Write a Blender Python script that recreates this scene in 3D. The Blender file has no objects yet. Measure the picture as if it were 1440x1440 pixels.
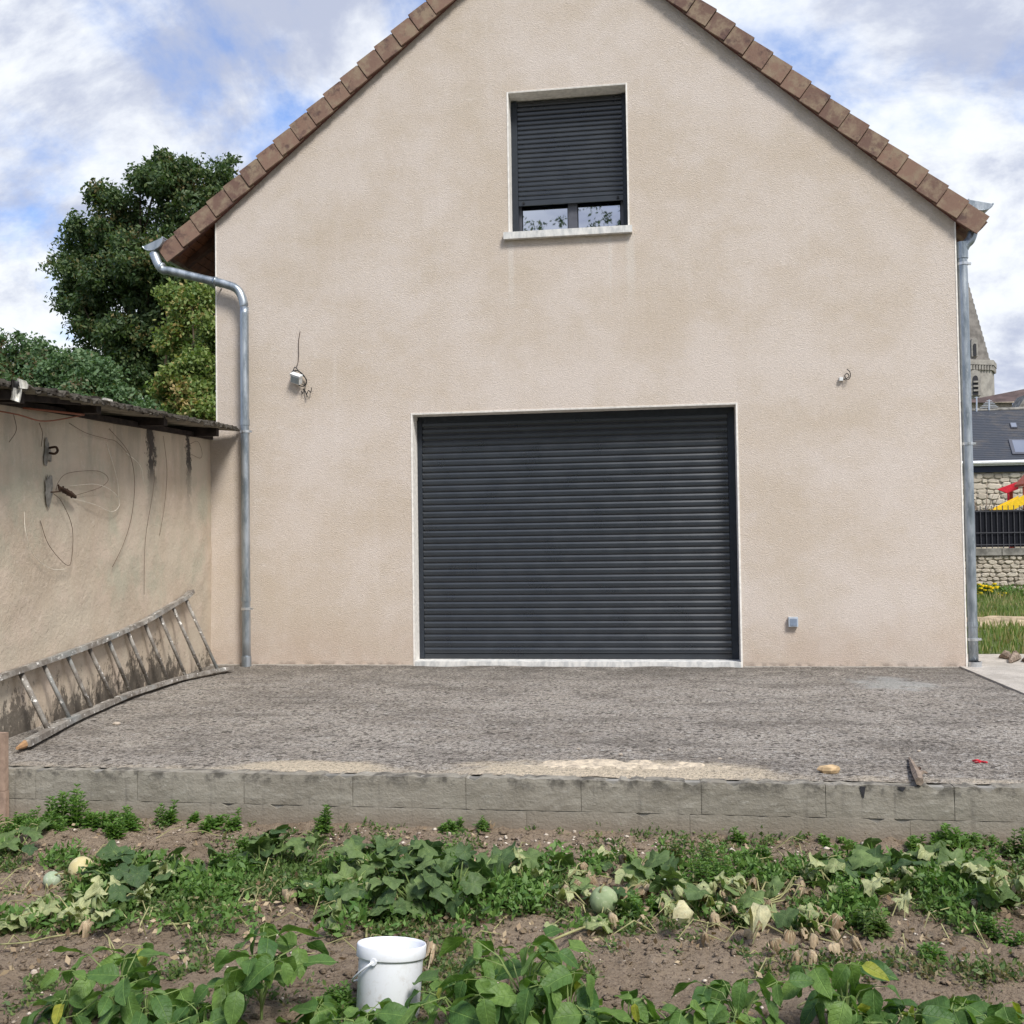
import bpy, math, random
import numpy as np
from mathutils import Vector, Matrix, Euler
C = bpy.context.scene.collection
S = bpy.context.scene
PI = math.pi
rnd = random.Random(7)
rng = np.random.default_rng(11)

# ---------------------------------------------------------------- camera
YAW, PITCH, ROLL = -0.14319185, 0.0297296566, -0.0142072734
CAM = Vector((2.85583, -11.7, 1.4199))
_f = Vector((math.sin(YAW)*math.cos(PITCH), math.cos(YAW)*math.cos(PITCH), math.sin(PITCH)))
_r0 = Vector((math.cos(YAW), -math.sin(YAW), 0)); _u0 = _r0.cross(_f)
_r = _r0*math.cos(ROLL) + _u0*math.sin(ROLL); _u = -_r0*math.sin(ROLL) + _u0*math.cos(ROLL)
cd = bpy.data.cameras.new('camera'); cam = bpy.data.objects.new('camera', cd); C.objects.link(cam)
cam.matrix_world = Matrix(((_r.x, _u.x, -_f.x, CAM.x), (_r.y, _u.y, -_f.y, CAM.y), (_r.z, _u.z, -_f.z, CAM.z), (0, 0, 0, 1)))
cd.sensor_width = 36; cd.lens = 36; cd.clip_start = 0.05; cd.clip_end = 2000
S.camera = cam
def _ray(px, py): return _f + _r*((px-720)/1440) - _u*((py-720)/1440)
def at(px, py, Y=0.0):                       # point of the vertical plane y=Y
    d = _ray(px, py); return CAM + d*((Y-CAM.y)/d.y)
def gnd(px, py, Z=0.0):                      # point of the level plane z=Z
    d = _ray(px, py); return CAM + d*((Z-CAM.z)/d.z)
def onplane(px, py, P, n):
    d = _ray(px, py); return CAM + d*((P-CAM).dot(n)/d.dot(n))

# ---------------------------------------------------------------- world, sun, exposure
S.view_settings.view_transform = 'Standard'; S.view_settings.look = 'None'
S.view_settings.exposure = 0.54; S.view_settings.gamma = 1
SUN_EL, SUN_AZ = math.radians(50), math.radians(142)   # azimuth clockwise from +Y
w = bpy.data.worlds.new('World'); S.world = w; w.use_nodes = True
class NT:
    def __init__(s, tree): s.t = tree; s.t.nodes.clear()
    def n(s, typ, ins=None, **kw):
        nd = s.t.nodes.new(typ)
        for k, v in kw.items(): setattr(nd, k, v)
        for k, v in (ins or {}).items(): s.set(nd, k, v)
        return nd
    def set(s, nd, k, v):
        sock = nd.inputs[k]
        if isinstance(v, bpy.types.Node): v = v.outputs[0]
        if isinstance(v, bpy.types.NodeSocket): s.t.links.new(v, sock)
        else: sock.default_value = v
    def math(s, op, a, b=0.0, c=None, clamp=False):
        nd = s.n('ShaderNodeMath', operation=op, use_clamp=clamp); s.set(nd, 0, a); s.set(nd, 1, b)
        if c is not None: s.set(nd, 2, c)
        return nd.outputs[0]
    def mix(s, f, a, b, blend='MIX'):
        nd = s.n('ShaderNodeMix', data_type='RGBA', blend_type=blend)
        s.set(nd, 0, f); s.set(nd, 6, col(a)); s.set(nd, 7, col(b)); return nd.outputs[2]
    def noise(s, vec, scale, detail=4, rough=.55, dist=0.0):
        nd = s.n('ShaderNodeTexNoise', {'Scale': scale, 'Detail': detail, 'Roughness': rough, 'Distortion': dist})
        if vec is not None: s.set(nd, 'Vector', vec)
        return nd.outputs[0]
    def vor(s, vec, scale, feature='F1', rand=1.0, out=0):
        nd = s.n('ShaderNodeTexVoronoi', {'Scale': scale, 'Randomness': rand}, feature=feature)
        if vec is not None: s.set(nd, 'Vector', vec)
        return nd.outputs[out]
    def rng(s, v, a, b, c=0.0, d=1.0):
        nd = s.n('ShaderNodeMapRange', {0: v, 1: a, 2: b, 3: c, 4: d}); nd.interpolation_type = 'SMOOTHSTEP'; return nd.outputs[0]
    def scale(s, vec, sc):
        nd = s.n('ShaderNodeVectorMath', operation='MULTIPLY'); s.set(nd, 0, vec); nd.inputs[1].default_value = sc; return nd.outputs[0]
    def sep(s, vec): return s.n('ShaderNodeSeparateXYZ', {0: vec}).outputs
def col(c):
    if isinstance(c, (tuple, list)): return tuple(c)+(1,) if len(c) == 3 else tuple(c)
    return c
t = NT(w.node_tree)
sky = t.n('ShaderNodeTexSky', sky_type='NISHITA', sun_disc=False, sun_elevation=SUN_EL, sun_rotation=SUN_AZ, air_density=1.0, dust_density=1.0, ozone_density=2.2)
gen = t.n('ShaderNodeTexCoord').outputs['Generated']
x, y, z = t.sep(gen)[:3]
zz = t.math('ADD', t.math('MAXIMUM', z, 0.0), 0.55)
cv = t.n('ShaderNodeCombineXYZ', {0: t.math('DIVIDE', x, zz), 1: t.math('DIVIDE', y, zz), 2: 0.0}).outputs[0]
mp = t.n('ShaderNodeMapping', {'Vector': cv, 'Location': (3.3, 1.15, 0.4), 'Scale': (2.0, 2.0, 1.0)}).outputs[0]
big = t.noise(mp, 1.25, 9, .56, .35)
fine = t.noise(mp, 4.2, 8, .6, .2)
side = t.math('ADD', t.math('MULTIPLY', t.math('ADD', x, 0.34), 0.20), t.rng(z, .36, .20, 0, .16))
cov = t.math('ADD', t.math('ADD', t.math('MULTIPLY', big, 0.8), t.math('MULTIPLY', fine, 0.22)), side)
fac = t.rng(cov, 0.435, 0.57)
shade = t.noise(t.n('ShaderNodeMapping', {'Vector': cv, 'Location': (7.1, 2.2, 0), 'Scale': (2.0, 2.6, 1)}).outputs[0], 2.0, 9, .62, .25)
ccol = t.mix(t.rng(shade, 0.40, 0.60), (3.5, 3.85, 4.9), (6.5, 6.75, 7.1))
skyc = t.mix(1.0, sky.outputs[0], (.86, 1.15, 1.56), 'MULTIPLY')
mixed = t.mix(fac, skyc, ccol)
mixed = t.mix(t.rng(z, 0.0, 0.16, 0.55, 0.0), mixed, (5.3, 5.8, 6.9))
bg = t.n('ShaderNodeBackground', {'Color': mixed, 'Strength': 0.105})
t.n('ShaderNodeOutputWorld', {'Surface': bg})
sd = bpy.data.lights.new('sun', 'SUN'); sd.energy = 3.0; sd.angle = math.radians(15); sd.color = (1, .96, .90)
so = bpy.data.objects.new('sun', sd); C.objects.link(so)
_sdir = Vector((math.sin(SUN_AZ)*math.cos(SUN_EL), math.cos(SUN_AZ)*math.cos(SUN_EL), math.sin(SUN_EL)))
so.rotation_euler = _sdir.to_track_quat('Z', 'Y').to_euler(); so.location = (0, -20, 30)

# ---------------------------------------------------------------- object helpers
WM = {}
def tag(o, label=None, cat=None, group=None, kind=None):
    if label: o['label'] = label
    if cat: o['category'] = cat
    if group: o['group'] = group
    if kind: o['kind'] = kind
    return o
def thing(name, loc, label, cat, group=None):
    o = bpy.data.objects.new(name, None); C.objects.link(o); o.location = loc; o.empty_display_size = .2
    WM[o.name] = Matrix.Translation(Vector(loc)); return tag(o, label, cat, group)
def me(name, verts, faces, mat, smooth=False):
    m = bpy.data.meshes.new(name)
    if isinstance(verts, np.ndarray) and isinstance(faces, np.ndarray):
        k = faces.shape[1]
        m.vertices.add(len(verts)); m.vertices.foreach_set('co', verts.astype(np.float32).ravel())
        m.loops.add(faces.size); m.loops.foreach_set('vertex_index', faces.astype(np.int32).ravel())
        m.polygons.add(len(faces)); m.polygons.foreach_set('loop_start', np.arange(0, faces.size, k, dtype=np.int32))
        m.polygons.foreach_set('loop_total', np.full(len(faces), k, dtype=np.int32)); m.update(calc_edges=True)
    else:
        m.from_pydata([tuple(v) for v in verts], [], [tuple(f) for f in faces]); m.update()
    if smooth: m.polygons.foreach_set('use_smooth', [True]*len(m.polygons))
    if mat:
        for q in (mat if isinstance(mat, (list, tuple)) else [mat]): m.materials.append(q)
    return m
def link(name, mesh, parent=None, M=None):
    o = bpy.data.objects.new(name, mesh); C.objects.link(o); M = M or Matrix()
    if parent is not None:
        o.parent = parent; o.matrix_basis = WM[parent.name].inverted() @ M
    else: o.matrix_basis = M
    WM[o.name] = M
    return o
class G:                                     # geometry collector
    def __init__(s): s.v = []; s.f = []; s.mi = []
    def add(s, v, f, mi=0):
        k = len(s.v); s.v += [Vector(p) for p in v]; s.f += [tuple(i+k for i in q) for q in f]; s.mi += [mi]*len(f); return s
    def box(s, a, b, mi=0, M=None):
        x0, y0, z0 = a; x1, y1, z1 = b
        v = [Vector(p) for p in ((x0,y0,z0),(x1,y0,z0),(x1,y1,z0),(x0,y1,z0),(x0,y0,z1),(x1,y0,z1),(x1,y1,z1),(x0,y1,z1))]
        if M: v = [M @ p for p in v]
        return s.add(v, [(0,3,2,1),(4,5,6,7),(0,1,5,4),(1,2,6,5),(2,3,7,6),(3,0,4,7)], mi)
    def tube(s, pts, r, n=8, mi=0, cap=True):
        pts = [Vector(p) for p in pts]; rs = r if isinstance(r, (list, tuple)) else [r]*len(pts)
        T = []
        for i in range(len(pts)):
            a = pts[max(i-1, 0)]; b = pts[min(i+1, len(pts)-1)]; d = (b-a); T.append(d.normalized() if d.length > 1e-9 else Vector((0,0,1)))
        u = T[0].orthogonal().normalized(); rings = []
        for i, p in enumerate(pts):
            u = (u - T[i]*u.dot(T[i])); u = u.normalized() if u.length > 1e-6 else T[i].orthogonal().normalized()
            v = T[i].cross(u); rings.append([p + (u*math.cos(2*PI*k/n) + v*math.sin(2*PI*k/n))*rs[i] for k in range(n)])
        vv = [q for R in rings for q in R]; ff = []
        for i in range(len(pts)-1):
            for k in range(n):
                k2 = (k+1) % n; ff.append((i*n+k, i*n+k2, (i+1)*n+k2, (i+1)*n+k))
        if cap: ff += [tuple(range(n))[::-1], tuple((len(pts)-1)*n+k for k in range(n))]
        return s.add(vv, ff, mi)
    def lathe(s, prof, n=24, c=(0,0,0), mi=0):
        c = Vector(c); vv = [c + Vector((r*math.cos(2*PI*k/n), r*math.sin(2*PI*k/n), z)) for r, z in prof for k in range(n)]
        ff = [(i*n+k, i*n+(k+1) % n, (i+1)*n+(k+1) % n, (i+1)*n+k) for i in range(len(prof)-1) for k in range(n)]
        return s.add(vv, ff, mi)
    def build(s, name, mat, parent=None, smooth=False):
        m = me(name, s.v, s.f, mat, smooth)
        if any(s.mi): m.polygons.foreach_set('material_index', s.mi)
        o = link(name, m, None)
        if parent is not None:
            o.parent = parent; o.matrix_basis = WM[parent.name].inverted()
        WM[o.name] = Matrix(); return o
def smoothpath(pts, k=5):                     # Catmull-Rom
    pts = [Vector(p) for p in pts]; P = [pts[0]*2-pts[1]] + pts + [pts[-1]*2-pts[-2]]; out = []
    for i in range(1, len(P)-2):
        for j in range(k):
            t_ = j/k; a, b, c, d = P[i-1], P[i], P[i+1], P[i+2]
            out.append(.5*((2*b) + (c-a)*t_ + (2*a-5*b+4*c-d)*t_*t_ + (3*b-a-3*c+d)*t_**3))
    return out + [pts[-1]]
def vnoise(X, Y, cell, seed):                 # smooth value noise in -1..1
    r = np.random.default_rng(seed); gx = X/cell; gy = Y/cell
    ix = np.floor(gx).astype(int); iy = np.floor(gy).astype(int); fx = gx-ix; fy = gy-iy
    fx = fx*fx*(3-2*fx); fy = fy*fy*(3-2*fy); tab = r.random((257, 257))*2-1
    g = lambda a, b: tab[a % 257, b % 257]
    return (g(ix,iy)*(1-fx)+g(ix+1,iy)*fx)*(1-fy) + (g(ix,iy+1)*(1-fx)+g(ix+1,iy+1)*fx)*fy
def grid(x0, x1, y0, y1, step, hf):
    xs = np.arange(x0, x1+step/2, step); ys = np.arange(y0, y1+step/2, step); X, Y = np.meshgrid(xs, ys)
    Z = hf(X, Y); v = np.stack([X.ravel(), Y.ravel(), Z.ravel()], 1); nx = len(xs); ny = len(ys)
    i = (np.arange(ny-1)[:, None]*nx + np.arange(nx-1)[None, :]).ravel()
    return v, np.stack([i, i+1, i+nx+1, i+nx], 1)

# ---------------------------------------------------------------- materials
def mat(name, fn, rough=.8, spec=.3, metal=0.0):
    m = bpy.data.materials.new(name); m.use_nodes = True; t = NT(m.node_tree)
    b = t.n('ShaderNodeBsdfPrincipled'); b.inputs['Roughness'].default_value = rough
    b.inputs['Specular IOR Level'].default_value = spec; b.inputs['Metallic'].default_value = metal
    t.n('ShaderNodeOutputMaterial', {'Surface': b}); t.pos = t.n('ShaderNodeNewGeometry').outputs['Position']
    r = fn(t, b)
    if r is not None: t.set(b, 'Base Color', col(r))
    return m
def bump(t, b, h, strength=.5, dist=.01):
    nd = t.n('ShaderNodeBump', {'Strength': strength, 'Distance': dist, 'Height': h}); t.set(b, 'Normal', nd.outputs[0])
def plain(name, c, rough=.6, spec=.4, metal=0, var=.12, sc=20, bs=0.15, bd=.002):
    def fn(t, b):
        n = t.noise(t.pos, sc, 5); c0 = tuple(q*(1-var) for q in c); c1 = tuple(min(1, q*(1+var)) for q in c)
        bump(t, b, t.noise(t.pos, sc*6, 3), bs, bd); return t.mix(t.rng(n, .3, .7), c0, c1)
    return mat(name, fn, rough, spec, metal)

def f_render(t, b):
    X, Y, Z = t.sep(t.pos)[:3]
    n1 = t.noise(t.scale(t.pos, (1, 1, 1.3)), .62, 7, .66); n2 = t.noise(t.pos, 1.9, 7, .7); n3 = t.noise(t.scale(t.pos, (1, 1, 2.3)), 26, 4, .7)
    c = t.mix(t.rng(n1, .34, .64), (.580, .495, .408), (.655, .580, .520))
    c = t.mix(t.rng(n2, .48, .72, 0, .45), c, (.54, .46, .365))
    c = t.mix(t.rng(t.noise(t.scale(t.pos, (1, 1, 1.6)), 4.5, 8, .75), .55, .70, 0, .45), c, (.72, .655, .60))
    # pale dribbles and rain-washed streaks
    st = t.noise(t.scale(t.pos, (6, 6, .5)), 1.0, 4, .6)
    c = t.mix(t.rng(st, .56, .75, 0, .22), c, (.72, .655, .60))
    # pale drip marks below both ends of the window sill
    for xc, w0 in ((1.20, .035), (2.58, .05), (2.35, .02)):
        dd = t.math('ABSOLUTE', t.math('SUBTRACT', t.math('ADD', X, t.math('MULTIPLY', t.noise(t.scale(t.pos, (1, 1, 2)), 6, 4), .05)), xc+.025)); mk = t.math('MULTIPLY', t.rng(dd, w0*1.4, w0*.4), t.math('MULTIPLY', t.rng(Z, 3.9, 4.7), t.rng(Z, 4.98, 4.9)))
        c = t.mix(t.math('MULTIPLY', mk, .38), c, (.70, .66, .61))
    # trowelled-over patch low on the right, faint edge
    pr = t.math('SQRT', t.math('ADD', t.math('POWER', t.math('SUBTRACT', X, 4.0), 2.0), t.math('POWER', t.math('MULTIPLY', Z, 1.3), 2.0))); c = t.mix(t.math('MULTIPLY', t.rng(t.math('ABSOLUTE', t.math('SUBTRACT', pr, .30)), .02, .0), .3), c, (.68, .61, .54))
    # damp splash zone along the foot
    foot = t.math('MULTIPLY', t.rng(Z, .02, .75, 1, 0), t.rng(n2, .35, .6, .3, 1))
    c = t.mix(t.math('MULTIPLY', foot, .5), c, (.52, .40, .32))
    c = t.mix(t.math('MULTIPLY', t.rng(Z, 0, .07, 1, 0), t.rng(t.noise(t.pos, 9, 4), .42, .6)), c, (.30, .25, .21))
    c = t.mix(t.rng(n3, .25, .75, .0, 1.0), t.mix(1, c, (.90, .90, .90), 'MULTIPLY'), t.mix(1, c, (1.07, 1.07, 1.07), 'MULTIPLY'))
    g = t.noise(t.scale(t.pos, (1, 1, 2.2)), 48, 6, .8, .2); v = t.vor(t.scale(t.pos, (1, 1, 1.7)), 85)
    bump(t, b, t.math('ADD', g, t.math('MULTIPLY', v, .4)), .85, .010)
    return c
M_render = mat('house_render', f_render, .95, .1)
M_bead = plain('corner_bead', (.80, .76, .70), .6)
M_reveal = plain('reveal_render', (.78, .75, .70), .85, .2, bs=.4)
def f_sill(t, b):
    n = t.noise(t.scale(t.pos, (5, 5, 2)), 3, 5, .6); bump(t, b, t.noise(t.pos, 90, 4), .3, .004)
    c = t.mix(t.rng(n, .35, .7), (.72, .71, .68), (.46, .47, .47)); return c
M_sill = mat('sill_stone', f_sill, .8)
def f_slat(t, b):
    n = t.noise(t.pos, 4, 4); t.set(b, 'Roughness', t.rng(n, .3, .7, .27, .33))
    return t.mix(t.rng(n, .3, .7), (.015, .019, .025), (.020, .025, .032))
M_slat = mat('anthracite_aluminium', f_slat, .3, .8)
M_guide = plain('anthracite_guide', (.022, .028, .038), .5, .35, bs=0)
M_frame = plain('window_frame_grey', (.075, .078, .095), .4, .5, bs=0)
M_black = plain('black_rubber', (.012, .012, .013), .5)
def f_glass(t, b):
    b.inputs['Roughness'].default_value = .015; return (.46, .49, .57)
M_pane = mat('glazing', f_glass, .015, .5, 1.0)
def f_tile(t, b):
    oi = t.n('ShaderNodeObjectInfo').outputs['Random']; tp = t.n('ShaderNodeVectorMath', operation='ADD'); t.set(tp, 0, t.pos); t.set(tp, 1, t.n('ShaderNodeCombineXYZ', {0: t.math('MULTIPLY', oi, 90), 1: t.math('MULTIPLY', oi, 37), 2: 0}).outputs[0]); tp = tp.outputs[0]
    n = t.noise(tp, 7, 6, .65); n2 = t.noise(tp, 26, 5, .7)
    c = t.mix(t.rng(oi, 0, 1), (.235, .150, .112), (.160, .100, .080)); c = t.mix(t.rng(n, .42, .66), c, (.27, .205, .145))
    c = t.mix(t.rng(t.noise(tp, 5.3, 5, .7), .52, .68, 0, .75), c, (.075, .045, .045))
    c = t.mix(t.rng(n2, .62, .75, 0, .6), c, (.36, .27, .16))
    bump(t, b, n2, .35, .006); return c
M_tile = mat('clay_tile', f_tile, .85, .2)
M_woodsoffit = plain('soffit_board', (.16, .062, .030), .6, .3, var=.3, sc=9)
M_rafter = plain('rafter_wood', (.085, .040, .024), .7, .3, var=.3, sc=9)
def f_zinc(t, b):
    n = t.noise(t.scale(t.pos, (1, 1, .25)), 11, 5, .65); n2 = t.noise(t.scale(t.pos, (1, 1, .5)), 30, 4)
    c = t.mix(t.rng(n, .35, .65), (.26, .30, .335), (.45, .49, .53)); c = t.mix(t.rng(n2, .60, .72, 0, .5), c, (.55, .57, .58))
    t.set(b, 'Roughness', t.rng(n, .3, .7, .32, .5)); return c
M_zinc = mat('weathered_zinc', f_zinc, .4, .5, .75)
M_steel = plain('galvanised_clamp', (.62, .64, .66), .3, .5, .8)
def f_oldwall(t, b):
    X, Y, Z = t.sep(t.pos)[:3]
    n1 = t.noise(t.pos, .9, 6, .6); n2 = t.noise(t.pos, 3.2, 6, .65); n3 = t.noise(t.pos, 14, 5, .7)
    c = t.mix(t.rng(n1, .38, .62), (.50, .415, .325), (.55, .48, .385))
    c = t.mix(t.rng(n2, .46, .66, 0, .7), c, (.59, .49, .40))
    mid = t.math('MULTIPLY', t.rng(Z, .4, 1.2), t.rng(Z, 2.9, 1.9))
    c = t.mix(t.math('MULTIPLY', mid, t.rng(t.noise(t.pos, 1.3, 6, .7), .48, .66, 0, .7)), c, (.43, .42, .33))
    c = t.mix(t.rng(n3, .56, .74, 0, .5), c, (.64, .57, .49))
    # streaks under the eaves
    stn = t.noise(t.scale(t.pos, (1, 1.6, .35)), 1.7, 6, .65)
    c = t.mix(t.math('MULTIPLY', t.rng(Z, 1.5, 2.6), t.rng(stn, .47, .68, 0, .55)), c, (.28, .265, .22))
    for yc, wd, z0 in ((-1.80, .085, 2.05), (-.73, .055, 2.15)):
        yn = t.math('ADD', Y, t.math('MULTIPLY', t.math('SUBTRACT', t.math('ADD', n2, n3), 1.0), .32))
        d = t.math('ABSOLUTE', t.math('SUBTRACT', yn, yc)); mk = t.math('MULTIPLY', t.rng(d, wd*.6, wd*1.25, 1, 0), t.rng(Z, z0, z0+.25))
        c = t.mix(t.math('MULTIPLY', mk, .93), c, (.022, .02, .022))
        mk = t.math('MULTIPLY', t.rng(d, wd*.6, wd*1.8, 1, 0), t.rng(Z, z0-.7, z0+.2)); c = t.mix(t.math('MULTIPLY', mk, .38), c, (.12, .11, .10))
    # black algae climbing from the foot
    al = t.noise(t.scale(t.pos, (1, 3.2, .9)), 2.2, 7, .72); lf = t.noise(t.scale(t.pos, (1, 1.3, .1)), 1.1, 3); al = t.math('ADD', al, t.math('MULTIPLY', t.math('SUBTRACT', lf, .5), .9)); zz = t.math('SUBTRACT', al, t.math('MULTIPLY', Z, .55))
    c = t.mix(t.rng(zz, .42, .66, 0, .6), c, (.17, .14, .11))
    zz = t.math('SUBTRACT', t.math('ADD', t.noise(t.scale(t.pos, (1, 5, 3)), 2.6, 8, .78), t.math('MULTIPLY', t.math('SUBTRACT', lf, .48), .9)), t.math('MULTIPLY', Z, .55))
    c = t.mix(t.rng(zz, .43, .52, 0, .78), c, (.05, .045, .04))
    bump(t, b, t.math('ADD', t.noise(t.pos, 22, 6, .7), t.math('MULTIPLY', n2, 1.5)), .5, .02)
    return c
M_oldwall = mat('old_render', f_oldwall, .95, .1)
def f_fibre(t, b):
    n = t.noise(t.pos, 9, 6, .7); c = t.mix(t.rng(n, .35, .6), (.035, .030, .026), (.11, .10, .085))
    c = t.mix(t.rng(t.noise(t.pos, 30, 5), .6, .72, 0, .6), c, (.20, .18, .15)); bump(t, b, n, .8, .02); return c
M_fibre = mat('mossy_fibre_cement', f_fibre, .95, .1)
M_fibreunder = plain('fibre_cement_underside', (.20, .18, .145), .9, .1, var=.3, sc=5)
M_beam = plain('tarred_beam', (.028, .022, .020), .85, .2, var=.5, sc=12, bs=.5)
def f_terr(t, b):
    X, Y, Z = t.sep(t.pos)[:3]
    n1 = t.noise(t.scale(t.pos, (1, 1.3, 1)), .7, 6, .6); n2 = t.noise(t.pos, 4, 6, .7)
    sp = t.noise(t.pos, 36, 5, .9); sp2 = t.noise(t.pos, 15, 4, .7); vc = t.vor(t.pos, 32, out=1)
    c = t.mix(t.rng(n1, .35, .65), (.31, .275, .235), (.47, .425, .37))
    c = t.mix(t.rng(n2, .4, .68, 0, .7), c, (.45, .415, .375)); c = t.mix(t.rng(vc, .72, .95, 0, .75), c, (.56, .53, .49)); c = t.mix(t.rng(vc, .36, .08, 0, .9), c, (.085, .075, .068))
    c = t.mix(t.rng(t.noise(t.scale(t.pos, (.6, 1.5, 1)), 1.6, 7, .72), .49, .64, 0, .62), c, (.165, .148, .13))
    # dark lichen near the door and at the foot of the walls
    c = t.mix(t.math('MULTIPLY', t.rng(Y, -1.7, -.05), t.rng(n2, .34, .58, 0, .75)), c, (.14, .125, .105))
    # speckle of exposed aggregate
    c = t.mix(t.rng(sp, .51, .43, 0, .9), c, (.055, .048, .042))
    c = t.mix(t.rng(sp, .56, .66, 0, .7), c, (.60, .56, .52))
    c = t.mix(t.rng(sp2, .60, .72, 0, .35), c, (.38, .355, .32))
    # pale sandy deposit along the front edge
    e = t.math('ADD', t.math('MULTIPLY', t.rng(Y, -5.12, -5.44), 1.0), t.math('MULTIPLY', t.math('SUBTRACT', n2, .5), 2.2))
    c = t.mix(t.math('MULTIPLY', t.rng(e, .70, 1.25, 0, .8), t.rng(sp, .42, .52, .35, 1)), c, (.56, .48, .37))
    for cx, cy, rx, ry in ((.62, -5.33, .55, .16), (2.55, -5.32, .95, .30)):
        dx = t.math('DIVIDE', t.math('SUBTRACT', X, cx), rx); dy = t.math('DIVIDE', t.math('SUBTRACT', Y, cy), ry)
        d = t.math('ADD', t.math('ADD', t.math('MULTIPLY', dx, dx), t.math('MULTIPLY', dy, dy)), t.math('MULTIPLY', t.math('SUBTRACT', n2, .5), 3.0))
        c = t.mix(t.math('MULTIPLY', t.rng(d, 1.6, .3, 0, .95), t.rng(sp, .40, .52, .3, 1)), c, (.66, .56, .42))
    # pale paint wash near the corner
    dx = t.math('SUBTRACT', X, 5.05); dy = t.math('MULTIPLY', t.math('SUBTRACT', Y, -1.3), .8)
    d = t.math('ADD', t.math('ADD', t.math('MULTIPLY', dx, dx), t.math('MULTIPLY', dy, dy)), t.math('MULTIPLY', t.math('SUBTRACT', n2, .5), .8))
    c = t.mix(t.rng(d, .22, .0, 0, .45), c, (.46, .48, .47))
    bump(t, b, t.math('ADD', sp, t.math('MULTIPLY', t.vor(t.pos, 60), .6)), 1.0, .018)
    return c
M_terr = mat('exposed_concrete', f_terr, .95, .1)
def f_slab2(t, b):
    n2 = t.noise(t.pos, 3, 6, .7); sp = t.noise(t.pos, 90, 4, .8)
    c = t.mix(t.rng(n2, .35, .65), (.38, .35, .31), (.52, .48, .43)); c = t.mix(t.rng(sp, .5, .38, 0, .5), c, (.16, .15, .135)); bump(t, b, sp, .6, .008); return c
M_slab2 = mat('smooth_concrete', f_slab2, .9, .15)
def f_block(t, b):
    X, Y, Z = t.sep(t.pos)[:3]
    n1 = t.noise(t.scale(t.pos, (1, 1, 2.2)), 2.4, 6, .62); st = t.noise(t.scale(t.pos, (9, 9, .6)), 2.2, 5, .6); fb = t.noise(t.scale(t.pos, (2.5, 1, 7)), 5, 6, .75)
    c = t.mix(t.rng(n1, .35, .65), (.235, .215, .178), (.30, .278, .235))
    c = t.mix(t.rng(fb, .52, .70, 0, .5), c, (.42, .40, .355))
    c = t.mix(t.rng(st, .55, .70, 0, .45), c, (.15, .138, .12))
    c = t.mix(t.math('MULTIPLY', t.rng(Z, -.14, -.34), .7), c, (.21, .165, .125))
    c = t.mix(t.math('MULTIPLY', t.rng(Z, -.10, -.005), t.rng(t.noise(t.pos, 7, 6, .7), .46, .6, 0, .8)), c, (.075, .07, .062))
    bump(t, b, t.math('ADD', fb, t.noise(t.pos, 60, 4)), .5, .01); return c
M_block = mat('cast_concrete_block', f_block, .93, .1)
def f_soil(t, b):
    n1 = t.noise(t.pos, 1.2, 5, .6); n2 = t.noise(t.pos, 9, 6, .7); n3 = t.noise(t.pos, 60, 5, .8)
    c = t.mix(t.rng(n1, .35, .65), (.265, .200, .140), (.385, .300, .218))
    c = t.mix(t.rng(n2, .44, .66, 0, .8), c, (.42, .33, .245)); c = t.mix(t.rng(n3, .50, .36, 0, .75), c, (.075, .053, .042))
    c = t.mix(t.rng(n3, .64, .74, 0, .6), c, (.48, .40, .33))
    bump(t, b, t.math('ADD', n3, n2), 1.0, .03); return c
M_soil = mat('garden_soil', f_soil, .97, .08)
M_grassground = plain('lawn_ground', (.085, .105, .04), .95, .1, var=.4, sc=3)
M_far = plain('far_ground', (.10, .11, .05), .95, .1, var=.3, sc=.5)
def f_stone(t, b):
    oi = t.n('ShaderNodeObjectInfo').outputs['Random']; isl = t.n('ShaderNodeNewGeometry').outputs['Random Per Island']
    c = t.mix(oi, (.42, .37, .30), (.66, .60, .50)); c = t.mix(t.rng(isl, 0, 1, 0, .4), c, (.36, .31, .26))
    c = t.mix(t.rng(t.noise(t.pos, 30, 5, .7), .5, .7, 0, .5), c, (.22, .19, .16)); bump(t, b, t.noise(t.pos, 40, 4), .5, .01); return c
M_stone = mat('limestone', f_stone, .9, .15)
M_flint = mat('pale_pebble', lambda t, b: t.mix(t.rng(t.n('ShaderNodeNewGeometry').outputs['Random Per Island'], .1, .95), (.21, .155, .12), (.60, .53, .44)), .85, .2)
M_mortar = plain('lime_mortar', (.46, .40, .32), .95, .1, var=.25, sc=6, bs=.5, bd=.01)
M_coping = plain('grey_coping', (.22, .21, .19), .9, .1, var=.4, sc=5)
M_slate = mat('slate', lambda t, b: (bump(t, b, t.noise(t.pos, 8, 4), .2, .01), t.mix(t.rng(t.noise(t.pos, 1.2, 5, .7), .45, .7), (.042, .048, .062), (.085, .078, .075)))[1], .6, .4)
M_white = plain('white_paint', (.75, .76, .78), .5)
M_navy = plain('dark_fascia', (.02, .028, .06), .5)
M_screen = plain('black_screen_mesh', (.012, .013, .018), .8, .1)
M_rail = plain('grey_railing', (.07, .07, .08), .5)
M_yellow = plain('yellow_plastic', (.85, .55, .02), .35, .5)
M_redwood = plain('red_stained_wood', (.42, .085, .035), .6)
M_redcloth = plain('red_plastic', (.60, .02, .04), .5)
M_browntile = plain('brown_roof_tiles', (.105, .075, .068), .85, .2, var=.3, sc=1.5)
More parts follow.
